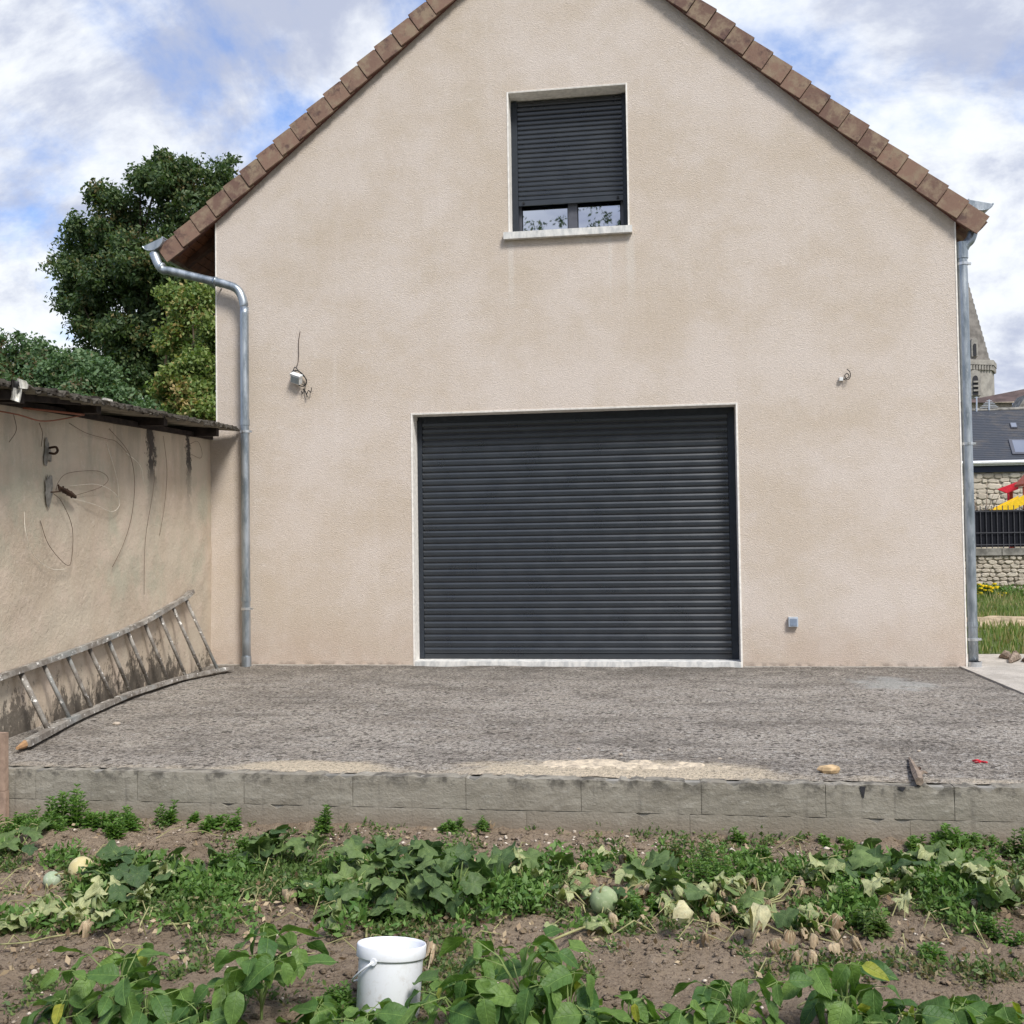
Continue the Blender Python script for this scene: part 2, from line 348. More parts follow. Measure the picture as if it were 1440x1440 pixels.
def f_church(t, b):
    n = t.noise(t.pos, .9, 6, .7); br = t.n('ShaderNodeTexBrick', {'Vector': t.scale(t.pos, (1, 1, 1)), 'Scale': 1.0, 'Brick Width': .9, 'Row Height': .45, 'Mortar Size': .02})
    return t.mix(t.rng(n, .35, .65), (.25, .235, .215), (.37, .35, .315))
M_church = mat('church_limestone', f_church, .95, .1)
M_churchdark = plain('church_grey_stone', (.20, .185, .17), .95, .1, var=.3, sc=.8)
M_louver = plain('dark_opening', (.03, .03, .035), .8)
def f_bucket(t, b):
    Z = t.sep(t.pos)[2]; n = t.noise(t.pos, 26, 6, .75); d = t.math('MULTIPLY', t.rng(n, .50, .72), t.rng(Z, -.12, -.36, .15, .9)); c = t.mix(d, (.76, .78, .82), (.42, .35, .27))
    return t.mix(t.rng(t.noise(t.scale(t.pos, (3, 3, .6)), 30, 4), .62, .70, 0, .25), c, (.55, .55, .55))
M_bucket = mat('white_polythene', f_bucket, .42, .4)
def f_ladder(t, b):
    n = t.noise(t.scale(t.pos, (1, 1, 1)), 9, 6, .65); n2 = t.noise(t.pos, 24, 4, .6)
    c = t.mix(t.rng(n, .4, .62), (.17, .15, .13), (.33, .31, .28)); c = t.mix(t.rng(t.noise(t.pos, 3, 4), .5, .7, 0, .6), c, (.27, .30, .305))
    c = t.mix(t.rng(n2, .625, .65, 0, .95), c, (.78, .76, .72)); bump(t, b, n2, .3, .004); return c
M_ladder = mat('paint_splashed_ladder', f_ladder, .7, .3)
M_ladderend = plain('bare_wood_end', (.38, .22, .11), .7)
M_cable = plain('black_cable', (.010, .010, .010), .45)
M_wire = plain('rusty_wire', (.11, .075, .05), .6)
M_wirepale = plain('pale_wire', (.75, .70, .60), .6)
M_redcable = plain('red_brown_cable', (.25, .085, .045), .6)
M_rust = plain('rusted_metal', (.055, .032, .022), .8, .2, var=.4)
M_whitebox = plain('white_lamp_housing', (.72, .74, .74), .45)
M_lens = plain('grey_lamp_face', (.33, .37, .38), .3)
M_junction = plain('blue_grey_plastic', (.20, .25, .33), .45)
M_junctionrim = plain('pale_grey_plastic', (.45, .50, .56), .45)
M_cloth = plain('dirty_white_cloth', (.55, .54, .50), .9, .1, var=.3, sc=30)
M_board = plain('pinkish_board', (.33, .235, .18), .8, .2, var=.2)
M_bark = plain('bark', (.09, .07, .05), .95, .1, var=.3, sc=8, bs=.7, bd=.02)
M_dead = plain('dry_twig', (.24, .19, .15), .9, .1, var=.4, sc=25)
M_sandrock = plain('ochre_stone', (.50, .36, .21), .9, .1, var=.25, sc=25)
def leafmat(name, a, b_, c3=None, f3=.3, isl=True, rough=.55, trans=.25, spot=None, vein='palmate'):
    def fn(t, b):
        r = t.n('ShaderNodeNewGeometry').outputs['Random Per Island'] if isl else t.n('ShaderNodeObjectInfo').outputs['Random']
        c = t.mix(r, a, b_)
        if c3:
            n = t.noise(t.pos, 1.1 if isl else 5, 5, .7); q = t.math('ADD', n, t.math('MULTIPLY', t.math('SUBTRACT', r, .5), .25)); c = t.mix(t.rng(q, 1-f3-.08, 1-f3+.06), c, c3)
        if spot: c = t.mix(t.rng(t.noise(t.pos, 55, 4, .7), .60, .70, 0, .7), c, spot)
        if not isl:
            ox, oy, oz = t.sep(t.n('ShaderNodeTexCoord').outputs['Object'])[:3]; ay = t.math('ABSOLUTE', oy)
            if vein == 'pinnate':
                mid = t.rng(ay, .0005, .0022, 1, 0); sv = t.math('PINGPONG', t.math('SUBTRACT', ox, t.math('MULTIPLY', ay, .8)), .0085); vn = t.math('MAXIMUM', mid, t.rng(sv, .0013, .0, 0, .6))
            elif vein == 'none': vn = t.math('MULTIPLY', t.noise(t.n('ShaderNodeTexCoord').outputs['Object'], 60, 3), .3)
            else:
                an = t.math('ARCTAN2', oy, t.math('ADD', ox, .0)); sv = t.math('PINGPONG', t.math('ADD', an, t.math('MULTIPLY', t.noise(t.n('ShaderNodeTexCoord').outputs['Object'], 30, 2), .25)), .35); rr = t.math('SQRT', t.math('ADD', t.math('MULTIPLY', ox, ox), t.math('MULTIPLY', oy, oy))); vn = t.rng(t.math('MULTIPLY', sv, rr), .0022, .0003, 0, .8)
            c = t.mix(t.math('MULTIPLY', vn, .38), c, tuple(min(1, q*2.2+.04) for q in b_))
            c = t.mix(t.rng(t.noise(t.pos, 28, 4, .7), .35, .65, 0, 1), t.mix(1, c, (.78, .80, .78), 'MULTIPLY'), t.mix(1, c, (1.15, 1.12, 1.1), 'MULTIPLY'))
            bump(t, b, t.math('ADD', t.noise(t.pos, 90, 3), t.math('MULTIPLY', vn, -.8)), .8, .004)
        tr = t.n('ShaderNodeBsdfTranslucent', {'Color': t.mix(1, c, (1.5, 1.7, .7), 'MULTIPLY')})
        mx = t.n('ShaderNodeMixShader', {0: trans, 1: b, 2: tr}); out = [n for n in t.t.nodes if n.type == 'OUTPUT_MATERIAL'][0]
        t.set(out, 'Surface', mx); return c
    return mat(name, fn, rough, .35)
M_lf_dark = leafmat('dark_tree_leaves', (.034, .072, .030), (.110, .155, .055), (.18, .14, .06), .33)
M_lf_light = leafmat('light_tree_leaves', (.095, .165, .040), (.230, .280, .085), (.34, .25, .10), .38)
M_lf_bush = leafmat('bush_leaves', (.065, .125, .055), (.135, .210, .095), (.17, .11, .07), .34)
M_lf_bean = leafmat('bean_leaf', (.060, .135, .036), (.150, .250, .060), None, isl=False, rough=.5, trans=.3, vein='pinnate')
M_lf_beany = leafmat('yellow_bean_leaf', (.30, .30, .04), (.22, .28, .04), None, isl=False, trans=.3, vein='pinnate')
M_lf_melon = leafmat('melon_leaf', (.042, .088, .032), (.150, .220, .075), None, isl=False, rough=.6, trans=.2, spot=(.22, .24, .13))
M_lf_melonp = leafmat('pale_melon_leaf', (.22, .28, .12), (.42, .44, .24), None, isl=False, rough=.7, trans=.2, spot=(.40, .34, .20))
M_lf_dry = leafmat('withered_leaf', (.22, .15, .09), (.52, .41, .28), None, isl=False, rough=.85, trans=.15, spot=(.09, .06, .04))
M_lf_weed = leafmat('weed_leaves', (.065, .145, .030), (.155, .260, .065))
M_lf_cover = leafmat('ground_cover_leaves', (.050, .100, .026), (.150, .225, .065), (.22, .18, .10), .36)
M_lf_grass = leafmat('grass_blades', (.085, .150, .030), (.190, .250, .075), (.34, .29, .15), .42)
M_flower = plain('yellow_petals', (.80, .60, .02), .6)
M_stem = plain('green_stem', (.16, .22, .07), .6, .3, var=.25, sc=15)
M_stemdry = plain('dry_stem', (.30, .29, .14), .8, .2, var=.3, sc=15)
def f_melon(c0, c1, c2):
    def fn(t, b):
        n = t.noise(t.pos, 45, 5, .75); m2 = t.noise(t.pos, 12, 4); bump(t, b, n, .3, .004)
        c = t.mix(t.rng(m2, .35, .65), c0, c1); return t.mix(t.rng(n, .55, .65, 0, .6), c, c2)
    return fn
M_melA = mat('yellow_melon_skin', f_melon((.50, .42, .20), (.58, .52, .30), (.62, .58, .42)), .6)
M_melB = mat('white_green_melon_skin', f_melon((.30, .37, .24), (.48, .52, .42), (.58, .6, .5)), .5)
M_melC = mat('green_melon_skin', f_melon((.18, .24, .12), (.27, .33, .18), (.42, .44, .30)), .6)

# ================================================================ SETTING
def terr_h(X, Y): return vnoise(X, Y, .35, 1)*.006 + vnoise(X, Y, .09, 2)*.004 - .004 + .004*(Y > -5.4)
v, f = grid(-2.75, 6.05, -5.47, -.012, .05, terr_h)
tag(link('terrace', me('terrace', v, f, M_terr, True)), 'rough speckled concrete terrace in front of the garage door', None, kind='structure')
v, f = grid(6.055, 12.0, -5.47, 1.28, .09, lambda X, Y: vnoise(X, Y, .5, 4)*.004+.006)
tag(link('concrete_path', me('concrete_path', v, f, M_slab2, True)), 'smoother pale concrete slab beside the right corner of the house', None, kind='structure')
g = G(); g.box((6.03, -5.45, -.02), (6.075, -.02, .017)); g.build('slab_joint', M_slab2)['kind'] = 'structure'
GZ = -.37
def soil_h(X, Y):
    h = GZ + .035*np.exp(-((Y+6.45)/.5)**2)*(1+.4*vnoise(X, Y, .8, 5)) + .04*np.exp(-((Y+8.2)/.4)**2) + .055*np.clip((Y+6.0)/.45, 0, 1)
    h += .09*np.exp(-(((X+.72)/.38)**2+((Y+6.05)/.22)**2))
    h += vnoise(X, Y, .45, 6)*.018 + vnoise(X, Y, .13, 7)*.012 + np.abs(vnoise(X, Y, .07, 8))*.022 + np.abs(vnoise(X, Y, .035, 18))*.010 + vnoise(X, Y, .025, 9)*.005
    return h
v, f = grid(-3.5, 8.5, -10.6, -5.485, .017, soil_h)
tag(link('garden_soil', me('garden_soil', v, f, M_soil, True)), 'brown crumbly vegetable garden soil below the terrace', None, kind='structure')
def soilz(x_, y_): return float(soil_h(np.array([x_]), np.array([y_]))[0])
g = G(); g.add([(-400, -400, -.55), (400, -400, -.55), (400, 500, -.55), (-400, 500, -.55)], [(0, 1, 2, 3)])
tag(g.build('ground', M_far), kind='structure')
v, f = grid(-14, 40, 1.29, 60, .5, lambda X, Y: vnoise(X, Y, 2.5, 14)*.03-.03)
tag(link('lawn', me('lawn', v, f, M_grassground, True)), kind='structure')

# retaining wall of cast blocks
rw = thing('retaining_wall', (2, -5.6, GZ), 'low grey concrete retaining wall holding up the terrace edge', 'retaining wall')
jx = [-1.42] + [at(px, 1110, -5.56).x for px in (50, 193, 343, 496, 655, 817, 986, 1161, 1342)] + [5.35, 6.15, 6.95, 7.8, 8.7]
ZJ = at(655, 1138, -5.56).z
def rough_block(x0, x1, z0, z1, y0=-5.56, y1=-5.44, name='block', sag=0):
    nx = max(3, int((x1-x0)/.045)); nz = 5; vs = []; fs = []
    for k in range(nz+1):
        for i in range(nx+1):
            xx = x0+(x1-x0)*i/nx; zt = z0+(z1-z0)*k/nz; yy = y0 + (rnd.random()-.5)*.004
            if i in (0, nx) or k in (0, nz): yy += .0025
            if k == nz: zt += (rnd.random()-.5)*.010 - (.02 if rnd.random() < .05 else 0)
            vs.append((xx, yy, zt))
    base = len(vs)
    for i in range(nx+1): p = vs[nz*(nx+1)+i]; vs.append((p[0], y1, p[2]-.002))
    for k in range(nz):
        for i in range(nx): a = k*(nx+1)+i; fs.append((a, a+1, a+nx+2, a+nx+1))
    for i in range(nx): a = nz*(nx+1)+i; fs.append((a, a+1, base+i+1, base+i))
    vs += [(x0, y1, z0), (x1, y1, z0)]; n_ = len(vs)
    fs += [(0, nz*(nx+1), base, n_-2), (nx, n_-1, base+nx, nz*(nx+1)+nx)]
    link(name, me(name, vs, fs, M_block), rw)
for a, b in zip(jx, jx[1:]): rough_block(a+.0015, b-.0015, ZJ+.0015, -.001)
g = G(); g.box((-1.42, -5.548, -.6), (8.7, -5.49, -.006)); g.build('mortar', M_coping, rw)
fx = -1.42
while fx < 8.6:
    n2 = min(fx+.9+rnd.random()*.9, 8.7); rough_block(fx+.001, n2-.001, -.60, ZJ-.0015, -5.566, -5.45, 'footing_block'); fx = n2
for i, (px, py, w_, h_) in enumerate(((1213, 1112, .035, .075), (1268, 1112, .05, .03))):
    p = at(px, py, -5.5635); g = G(); g.add([(p.x-w_/2, -5.5645, -.004), (p.x+w_/2, -5.5645, -.006), (p.x+w_*.15, -5.5645, -h_), (p.x-w_*.1, -5.5645, -h_*.8)], [(0, 3, 2, 1)]); g.build('broken_notch', M_louver, rw)
bp = thing('board_post', (-1.50, -5.62, GZ), 'pinkish brown board standing against the left end of the terrace wall', 'board')
p0 = at(-14, 1030, -5.62); p1 = at(10, 1150, -5.62)
g = G(); g.box((p0.x, -5.635, -.45), (p1.x, -5.60, -.125)); g.build('lower_board', M_board, bp)
g = G(); g.box((p0.x, -5.637, -.122), (p1.x-.004, -5.60, p0.z)); g.build('upper_board', M_board, bp)

# ================================================================ HOUSE
XL, XR = -2.421, 6.115
GW, GH = 3.727, 2.939
WX0, WX1, WZ0, WZ1 = 1.189, 2.562, 5.01, 6.669
sL, sR = .820, .890
def roofz(x_): return min(5.36+sL*(x_-XL), 4.87-sR*(x_-XR))
AX = (4.87+sR*XR-5.36+sL*XL)/(sL+sR); AZ = roofz(AX)
house = thing('house', (1.85, 0, 0), 'beige rendered gabled house with dark garage shutter and tiled verges', 'house')
g = G()
def colm(xa, xb, za, zb=None):
    if zb is not None: g.add([(xa, 0, za), (xb, 0, za), (xb, 0, zb), (xa, 0, zb)], [(0, 1, 2, 3)])
    else:
        top = [(xb, 0, roofz(xb)+.03)] + ([(AX, 0, AZ+.03)] if xa < AX < xb else []) + [(xa, 0, roofz(xa)+.03)]
        vv = [(xa, 0, za), (xb, 0, za)]+top; g.add(vv, [tuple(range(len(vv)))])
g.add([(-2.60, 0, -.05), (XL, 0, -.05), (XL, 0, 2.82), (-2.60, 0, 2.82)], [(0, 1, 2, 3)])
colm(XL, 0, -.05); colm(0, WX0, GH); colm(WX0, WX1, GH, WZ0); colm(WX0, WX1, WZ1); colm(WX1, GW, GH); colm(GW, XR, -.05)
g.add([(XL, 0, -.05), (XL, 9, -.05), (XL, 9, 5.4), (XL, 0, 5.4)], [(3, 2, 1, 0)])
g.add([(XR, 0, -.05), (XR, 9, -.05), (XR, 9, 4.9), (XR, 0, 4.9)], [(0, 1, 2, 3)])
g.add([(XL, 9, -.05), (XR, 9, -.05), (XR, 9, roofz(XR)), (AX, 9, AZ), (XL, 9, roofz(XL))], [(4, 3, 2, 1, 0)])
g.build('wall', M_render, house)
g = G(); g.box((XL-.004, -.005, 2.80), (XL+.011, .06, roofz(XL)-.01)); g.build('corner_bead', M_bead, house)
g = G(); g.box((XR-.010, -.005, 0), (XR+.005, .06, roofz(XR)-.01)); g.build('corner_bead', M_bead, house)
g = G(); g.box((-2.59, -.03, -.05), (-.03, .02, .012)); g.box((GW+.03, -.02, -.05), (XR-.02, .02, .008)); g.build('plinth', M_slab2, house)

def slat_mesh(L, pitch, name, depth, first=.02):
    k = pitch/.077
    prof = [(.002, pitch+.003), (.001, pitch-.004*k), (-.0010*depth, pitch-.007*k), (-.0085*depth, pitch-.022*k), (-.0120*depth, pitch-.028*k), (-.0130*depth, .020*k), (-.0115*depth, .008*k), (-.005*depth, .001), (.002, 0)]
    vs = []; fs = []
    for (yy, zz) in prof: vs += [(0, yy, zz), (L, yy, zz)]
    for i in range(len(prof)-1): fs.append((2*i, 2*i+2, 2*i+3, 2*i+1))
    fs.append(tuple(range(0, 2*len(prof), 2))[::-1]); fs.append(tuple(range(1, 2*len(prof), 2)))
    m = me(name, vs, fs, M_slat, False); return m
# garage door
D0 = .25
gd = G(); gd.box((.0, D0+.031, .0), (GW, D0+.07, GH)); gd = gd.build('garage_door', M_black, house)
for a_, b_ in ((.006, .062), (GW-.085, GW-.006)): g = G(); g.box((a_, D0-.03, .055), (b_, D0+.03, GH-.05)); g.build('guide_rail', M_guide, gd)
gd['label'] = 'closed anthracite roller garage door'
sm = slat_mesh(GW-.062-.085-.004, .0768, 'slat', 1.0)
zt = GH-.20; z_ = .115; i = 0
while z_ < GH-.07:
    link('slat', sm, gd, Matrix.Translation((.064, D0, z_))); z_ += .0768
g = G(); g.box((.064, D0-.014, .057), (GW-.087, D0+.01, .113)); g.build('bottom_bar', M_slat, gd)
g = G(); g.box((.02, D0-.018, GH-.085), (GW-.02, D0+.03, GH-.004)); g.build('lintel_bar', M_guide, gd)
g = G()   # white cream reveals round the opening
g.box((-.004, -.006, -.01), (.004, D0+.02, GH+.004)); g.box((-.016, -.006, -.01), (-.004, .02, GH+.014)); g.box((GW-.004, -.006, -.01), (GW+.004, D0+.02, GH+.004)); g.box((GW+.004, -.006, -.01), (GW+.016, .02, GH+.014))
g.box((.004, -.004, GH-.004), (GW-.004, D0+.02, GH+.006)); g.box((-.004, -.006, GH+.006), (GW+.004, .02, GH+.014))
g.build('garage_reveal', M_reveal, house)
g = G(); g.box((.004, -.012, -.03), (GW-.004, D0+.04, .052)); g.build('threshold', M_sill, house)
# window
wn = G(); f0 = D0+.03
wd = G(); wd.box((WX0, D0+.092, WZ0), (WX1, D0+.11, WZ1)); wd = wd.build('window', M_black, house)
for a_, b_ in ((WX0+.006, WX0+.078), (WX1-.060, WX1-.006)): g = G(); g.box((a_, D0-.05, WZ0+.02), (b_, D0+.02, WZ1-.02)); g.build('guide_rail', M_guide, wd)
wa, wb = WX0+.080, WX1-.062
sm2 = slat_mesh(wb-wa, .0565, 'slat', .8)
zb = at(735, 291, D0).z; z_ = zb+.062
while z_ < WZ1-.06: link('slat', sm2, wd, Matrix.Translation((wa, D0-.02, z_))); z_ += .0565
g = G(); g.box((wa, D0-.034, zb), (wb, D0-.012, zb+.060)); g.build('bottom_bar', M_slat, wd)
for xx in (wa+.06, wb-.06):
    g = G(); g.tube([(xx, D0-.036, zb+.03), (xx, D0-.055, zb+.03)], .014, 10); g.build('stop_button', M_black, wd)
g = G(); zg0 = WZ0+.085; zg1 = WZ1-.03; xm = (wa+wb)/2+.02; y0 = D0+.035; y1 = D0+.09
g.box((wa-.03, y0, WZ0+.02), (wb+.03, y1, zg0)); g.box((wa-.03, y0, zg0), (wa+.03, y1, zg1)); g.box((wb-.03, y0, zg0), (wb+.03, y1, zg1)); g.box((xm-.055, y0-.01, zg0), (xm+.055, y1, zg1)); g.box((wa-.03, y0, zg1), (wb+.03, y1, WZ1))
g.build('window_frame', M_frame, wd)
for a, b in ((wa+.03, xm-.055), (xm+.055, wb-.03)):
    g = G(); g.box((a+.010, y1-.03, zg0+.010), (b-.010, y1-.02, zg1)); g.build('pane', M_pane, wd)
g = G(); g.box((WX0-.004, -.006, WZ0), (WX0+.004, D0+.04, WZ1+.004)); g.box((WX0-.014, -.006, WZ0), (WX0-.004, .02, WZ1+.012)); g.box((WX1-.004, -.006, WZ0), (WX1+.004, D0+.04, WZ1+.004)); g.box((WX1+.004, -.006, WZ0), (WX1+.014, .02, WZ1+.012))
g.box((WX0+.004, -.004, WZ1-.004), (WX1-.004, D0+.04, WZ1+.005)); g.box((WX0-.004, -.006, WZ1+.005), (WX1+.004, .02, WZ1+.012)); g.build('window_reveal', M_reveal, house)
s0 = at(708, 337, -.06); s1 = at(889, 325, -.06)
g = G(); g.box((s0.x, -.065, WZ0-.075), (s1.x, D0+.05, WZ0+.004)); g.build('window_sill', M_sill, house)

# roof: verge tiles along both slopes, covering behind
RY0 = -.10
EL, ER = -2.99, 6.30            # verge lower ends
rfm = G()
def rz(x_): return roofz(x_)
LL = (AX-EL)*math.hypot(1, sL); LR = (ER-AX)*math.hypot(1, sR)
for sgn, s_, xe in ((-1, sL, EL), (1, sR, ER)):
    dx = .12 if sgn < 0 else 0
    a = Vector((AX, 0, AZ)); e = Vector((xe+sgn*.02, 0, rz(xe+sgn*.02))); n = Vector((sgn*s_, 0, 1)).normalized()
    lo, hi = n*.10, n*.17; vs = []
    for Yy in (RY0+.03, 9.2):
        for P in (a+Vector((0, 0, .13)), e+lo, e+hi, a+Vector((0, 0, .22))): vs.append((P.x, Yy, P.z))
    rfm.add(vs, [(0, 1, 2, 3), (7, 6, 5, 4), (0, 4, 5, 1), (1, 5, 6, 2), (2, 6, 7, 3)])
roof = rfm.build('roof', M_tile, house)
def vt_mesh(L, name, kk):
    g = G(); t0 = .0
    # face, seen from the front, slightly proud; top flange with a roll; local x runs up the slope
    g.box((0, 0, 0), (L-.012, .026, .210)); g.box((L-.012, .020, .012), (L+.05, .034, .19)); g.box((.002, .0262, .185), (L+.03, .20, .212)); g.box((.0, .004, .2102), (L*.93, .05, .224)); g.box((L*.46, .05, .2122), (L+.02, .17, .2420))
    m = me(name, g.v, g.f, M_tile); return m
PT = .272
vtm = [vt_mesh(PT, 'verge_tile', k) for k in range(1)]
for sgn, s_, xe, L_ in ((-1, sL, EL, LL), (1, sR, ER, LR)):
    ang = math.atan(s_); n_ = int(L_/PT)+1
    for k in range(n_):
        d0 = k*PT; ux = -sgn*math.cos(ang); P = Vector((xe+ux*d0, RY0, rz(xe)+math.sin(ang)*d0 - .03))
        X = Vector((ux, 0, math.sin(ang))); tilt = .085+rnd.uniform(-.010, .010)
        # lower end lifted over the tile below
        X = (X - Vector((sgn*math.sin(ang), 0, math.cos(ang)))*tilt).normalized(); Yv = Vector((0, 1, 0))
        X = (X+Vector((0, .06+rnd.uniform(-.015, .015), 0))).normalized(); Z = Vector((-X.z, 0, X.x)) if sgn < 0 else Vector((X.z, 0, -X.x))
        P = P + Z*.018 + Vector((0, rnd.uniform(-.003, .003), 0))
        Mx = Matrix(((X.x, Yv.x, Z.x, P.x), (X.y, Yv.y, Z.y, P.y - k*.0 ), (X.z, Yv.z, Z.z, P.z), (0, 0, 0, 1)))
        link('verge_tile', vtm[0], roof, Mx)
g = G()      # mortar bed under the verge tiles (thin red-brown line)
for sgn, s_, xe in ((-1, sL, EL+.1), (1, sR, ER-.08)):
    a = Vector((AX, 0, AZ-.012)); e = Vector((xe, 0, rz(xe)-.012)); vs = []
    for Yy in (-.075, -.002):
        for P, o_ in ((a, 0), (e, 0), (e, .09), (a, .09)): vs.append((P.x, Yy, P.z+o_))
    g.add(vs, [(0, 1, 2, 3), (7, 6, 5, 4), (0, 4, 5, 1), (1, 5, 6, 2), (3, 2, 6, 7)])
g.build('verge_batten', plain('red_brown_batten', (.11, .045, .035), .8), roof)
# boarded overhangs
for sgn, s_, x0, x1 in ((-1, sL, EL+.02, XL), (1, sR, XR, ER-.10)):
    nb = 6 if sgn < 0 else 3
    for k in range(nb):
        a = x0+(x1-x0)*k/nb+.004; b = x0+(x1-x0)*(k+1)/nb-.004
        g = G(); vs = []
        for Yy in (-.06, 8.9):
            for xx, o_ in ((a, .03), (b, .03), (b, .055), (a, .055)): vs.append((xx, Yy, rz(xx)+o_))
        g.add(vs, [(0, 1, 2, 3), (7, 6, 5, 4), (0, 4, 5, 1), (1, 5, 6, 2), (3, 2, 6, 7), (0, 3, 7, 4)]); g.build('soffit_board', M_woodsoffit, roof)
    for k in range(10):
        Yy = .25+k*.9; vs = []
        xa, xb = (x0+.05, XL) if sgn < 0 else (XR, x1-.03)
        for q in (0, .08):
            for xx, o_ in ((xa, -.05), (xb, -.10), (xb, .028), (xa, .028)): vs.append((xx, Yy+q, rz(xx)+o_))
        g = G(); g.add(vs, [(0, 1, 2, 3), (7, 6, 5, 4), (0, 4, 5, 1), (1, 5, 6, 2), (3, 2, 6, 7), (0, 3, 7, 4)]); g.build('rafter', M_rafter, roof)
# gutters
def gutter(cx, cz, tilt, y_0, label, rad=.10, lip=.02):
    g = G(); n = 12; vs = []; 
    for Yy in (y_0, 9.1):
        for k in range(n+1):
            a = PI + PI*k/n; p = Vector((rad*math.cos(a), 0, rad*.72*math.sin(a))); c, s_ = math.cos(tilt), math.sin(tilt)
            vs.append((cx+p.x*c-p.z*s_, Yy, cz+p.x*s_+p.z*c))
    m_ = n+1; fs = [(k, k+1, m_+k+1, m_+k) for k in range(n)] + [tuple(range(m_))]
    g.add(vs, fs); 
    # rolled front lip
    for k in (0, n): g.tube([vs[k], vs[m_+k]], .011, 8)
    # thickened end-cap rim
    g.tube([Vector(vs[k])+Vector((0, -.004, 0)) for k in range(0, m_)], .006, 6)
    o = g.build('gutter', M_zinc, house, False); o['label'] = label; return o
gL = at(215, 344, -.13)
gutter(gL.x, gL.z+.03, math.radians(22), -.14, 'zinc eaves gutter on the left', .135)
gR = at(1379, 297, 0)
o = gutter(gR.x+.0, gR.z+.10, math.radians(-14), -.015, 'zinc eaves gutter on the right', .13)
# downpipes
Yp = -.12
def dp(pts, rad, name='downpipe', k=5): g = G(); g.tube(smoothpath(pts, k), rad, 14); return g.build(name, M_zinc, house, True)
a = at(216, 356, -.10); b = at(223, 372, -.12); c = at(238, 381, -.12); d = at(318, 400, -.12); e = at(336, 410, -.12); f_ = at(342, 430, -.12); h = at(348, 933, -.12)
xx = (f_.x+h.x)/2
pl = dp([a, b, b*.5+c*.5+Vector((-.01, 0, -.03)), c, c*.65+d*.35, c*.3+d*.7, d, e+Vector((-.01, 0, .015)), Vector((xx, -.12, f_.z)), Vector((xx, -.12, f_.z-.3)), Vector((xx, -.12, 1.5)), Vector((xx, -.12, .03))], .051)
def ring(cx, cy, zc, parent, r=.058, hgt=.03, m=M_steel, nm='clamp', bolt=True):
    g = G(); g.lathe([(r-.01, -hgt/2), (r, -hgt/2), (r, hgt/2), (r-.01, hgt/2)], 16, (cx, cy, zc))
    if bolt: g.box((cx+r-.004, cy-.012, zc-hgt*.4), (cx+r+.028, cy+.012, zc+hgt*.4)); g.box((cx-.012, cy+r*.5, zc-hgt*.3), (cx+.012, -.0 if cy < 0 else cy+r+.02, zc+hgt*.3))
    g.build(nm, m, parent)
ring(xx, Yp, at(345, 607, Yp).z, pl); ring(xx, Yp, at(348, 856, Yp).z, pl); ring(xx, Yp, at(348, 845, Yp).z+.02, pl, .056, .05, M_zinc, 'sleeve', False); ring(xx, Yp, at(345, 600, Yp).z+.05, pl, .056, .07, M_zinc, 'sleeve', False)
ring(xx, Yp, .06, pl, .057, .12, M_zinc, 'sleeve', False)
for (px_, py_) in ((228, 376), (303, 396)):
    q = at(px_, py_, Yp); dr = (d-c).normalized(); g = G(); g.tube([q-dr*.015, q+dr*.015], .058, 14); g.build('sleeve', M_zinc, pl, True)
q = at(309, 403, -.06); g = G(); g.tube([q, q+Vector((0, .05, 0))], .012, 8); g.build('bracket_screw', M_steel, pl)
Yr = .03; b1 = at(1366, 934, Yr); xr = XR+.075
pr = dp([at(1368, 327, .05), at(1364, 338, .04), at(1357, 346, .03)+Vector((0, 0, 0)), Vector((xr, Yr, at(1355, 362, Yr).z)), Vector((xr, Yr, 4.0)), Vector((xr, Yr, 2)), Vector((xr, Yr, .03))], .052)
for py_ in (371, 624, 899): ring(xr, Yr, at(1360, py_, Yr).z, pr)
ring(xr, Yr, at(1360, 878, Yr).z, pr, .057, .05, M_zinc, 'sleeve', False); ring(xr, Yr, at(1360, 352, Yr).z, pr, .060, .18, M_zinc, 'sleeve', False)
ring(xr+.01, Yr, .03, pr, .075, .06, M_steel, 'pipe_shoe', False)

# fittings on the facade
fl = thing('floodlight', at(420, 534, -.03), 'small white floodlight dangling on its black cable left of the garage door', 'lamp')
c = at(417, 533, -.07); Mx = Matrix.Translation(c) @ Euler((.5, .35, -.2)).to_matrix().to_4x4()
g = G(); g.box((-.065, -.03, -.05), (.06, .03, .06), M=Mx); 
for q in range(1): g.box((-.072, -.034, .040), (.066, .034, .062), M=Mx)
g.build('housing', M_whitebox, fl); g = G(); g.box((-.055, -.036, -.042), (.050, -.031, .034), M=Mx); g.build('lamp_face', M_lens, fl)
g = G(); g.tube(smoothpath([at(409, 527, -.08), at(412, 522, -.05), at(420, 522, -.04), at(428, 529, -.04), at(431, 538, -.04), at(427, 543, -.05), at(420, 542, -.06)]), .007, 6)
g.tube(smoothpath([at(411, 525, -.06), at(414, 517, -.04), at(416, 517, -.03), at(424, 526, -.03), at(431, 534, -.03), at(429, 541, -.03), at(424, 540, -.04)]), .0055, 6); g.build('cable_coil', M_cable, fl, True)
g = G(); g.tube(smoothpath([at(422, 466, -.012), at(420, 480, -.014), at(420, 500, -.014), at(419, 510, -.016), at(416, 518, -.03)]), .004, 6); g.build('supply_cable', M_rust, fl, True)
def cable_stub(paths, mats, label):
    root = thing('cable_stub', paths[0][0], label, 'cable')
    for p, (m_, r_) in zip(paths, mats): g = G(); g.tube(smoothpath(p), r_, 6); g.build('strand', m_, root, True)
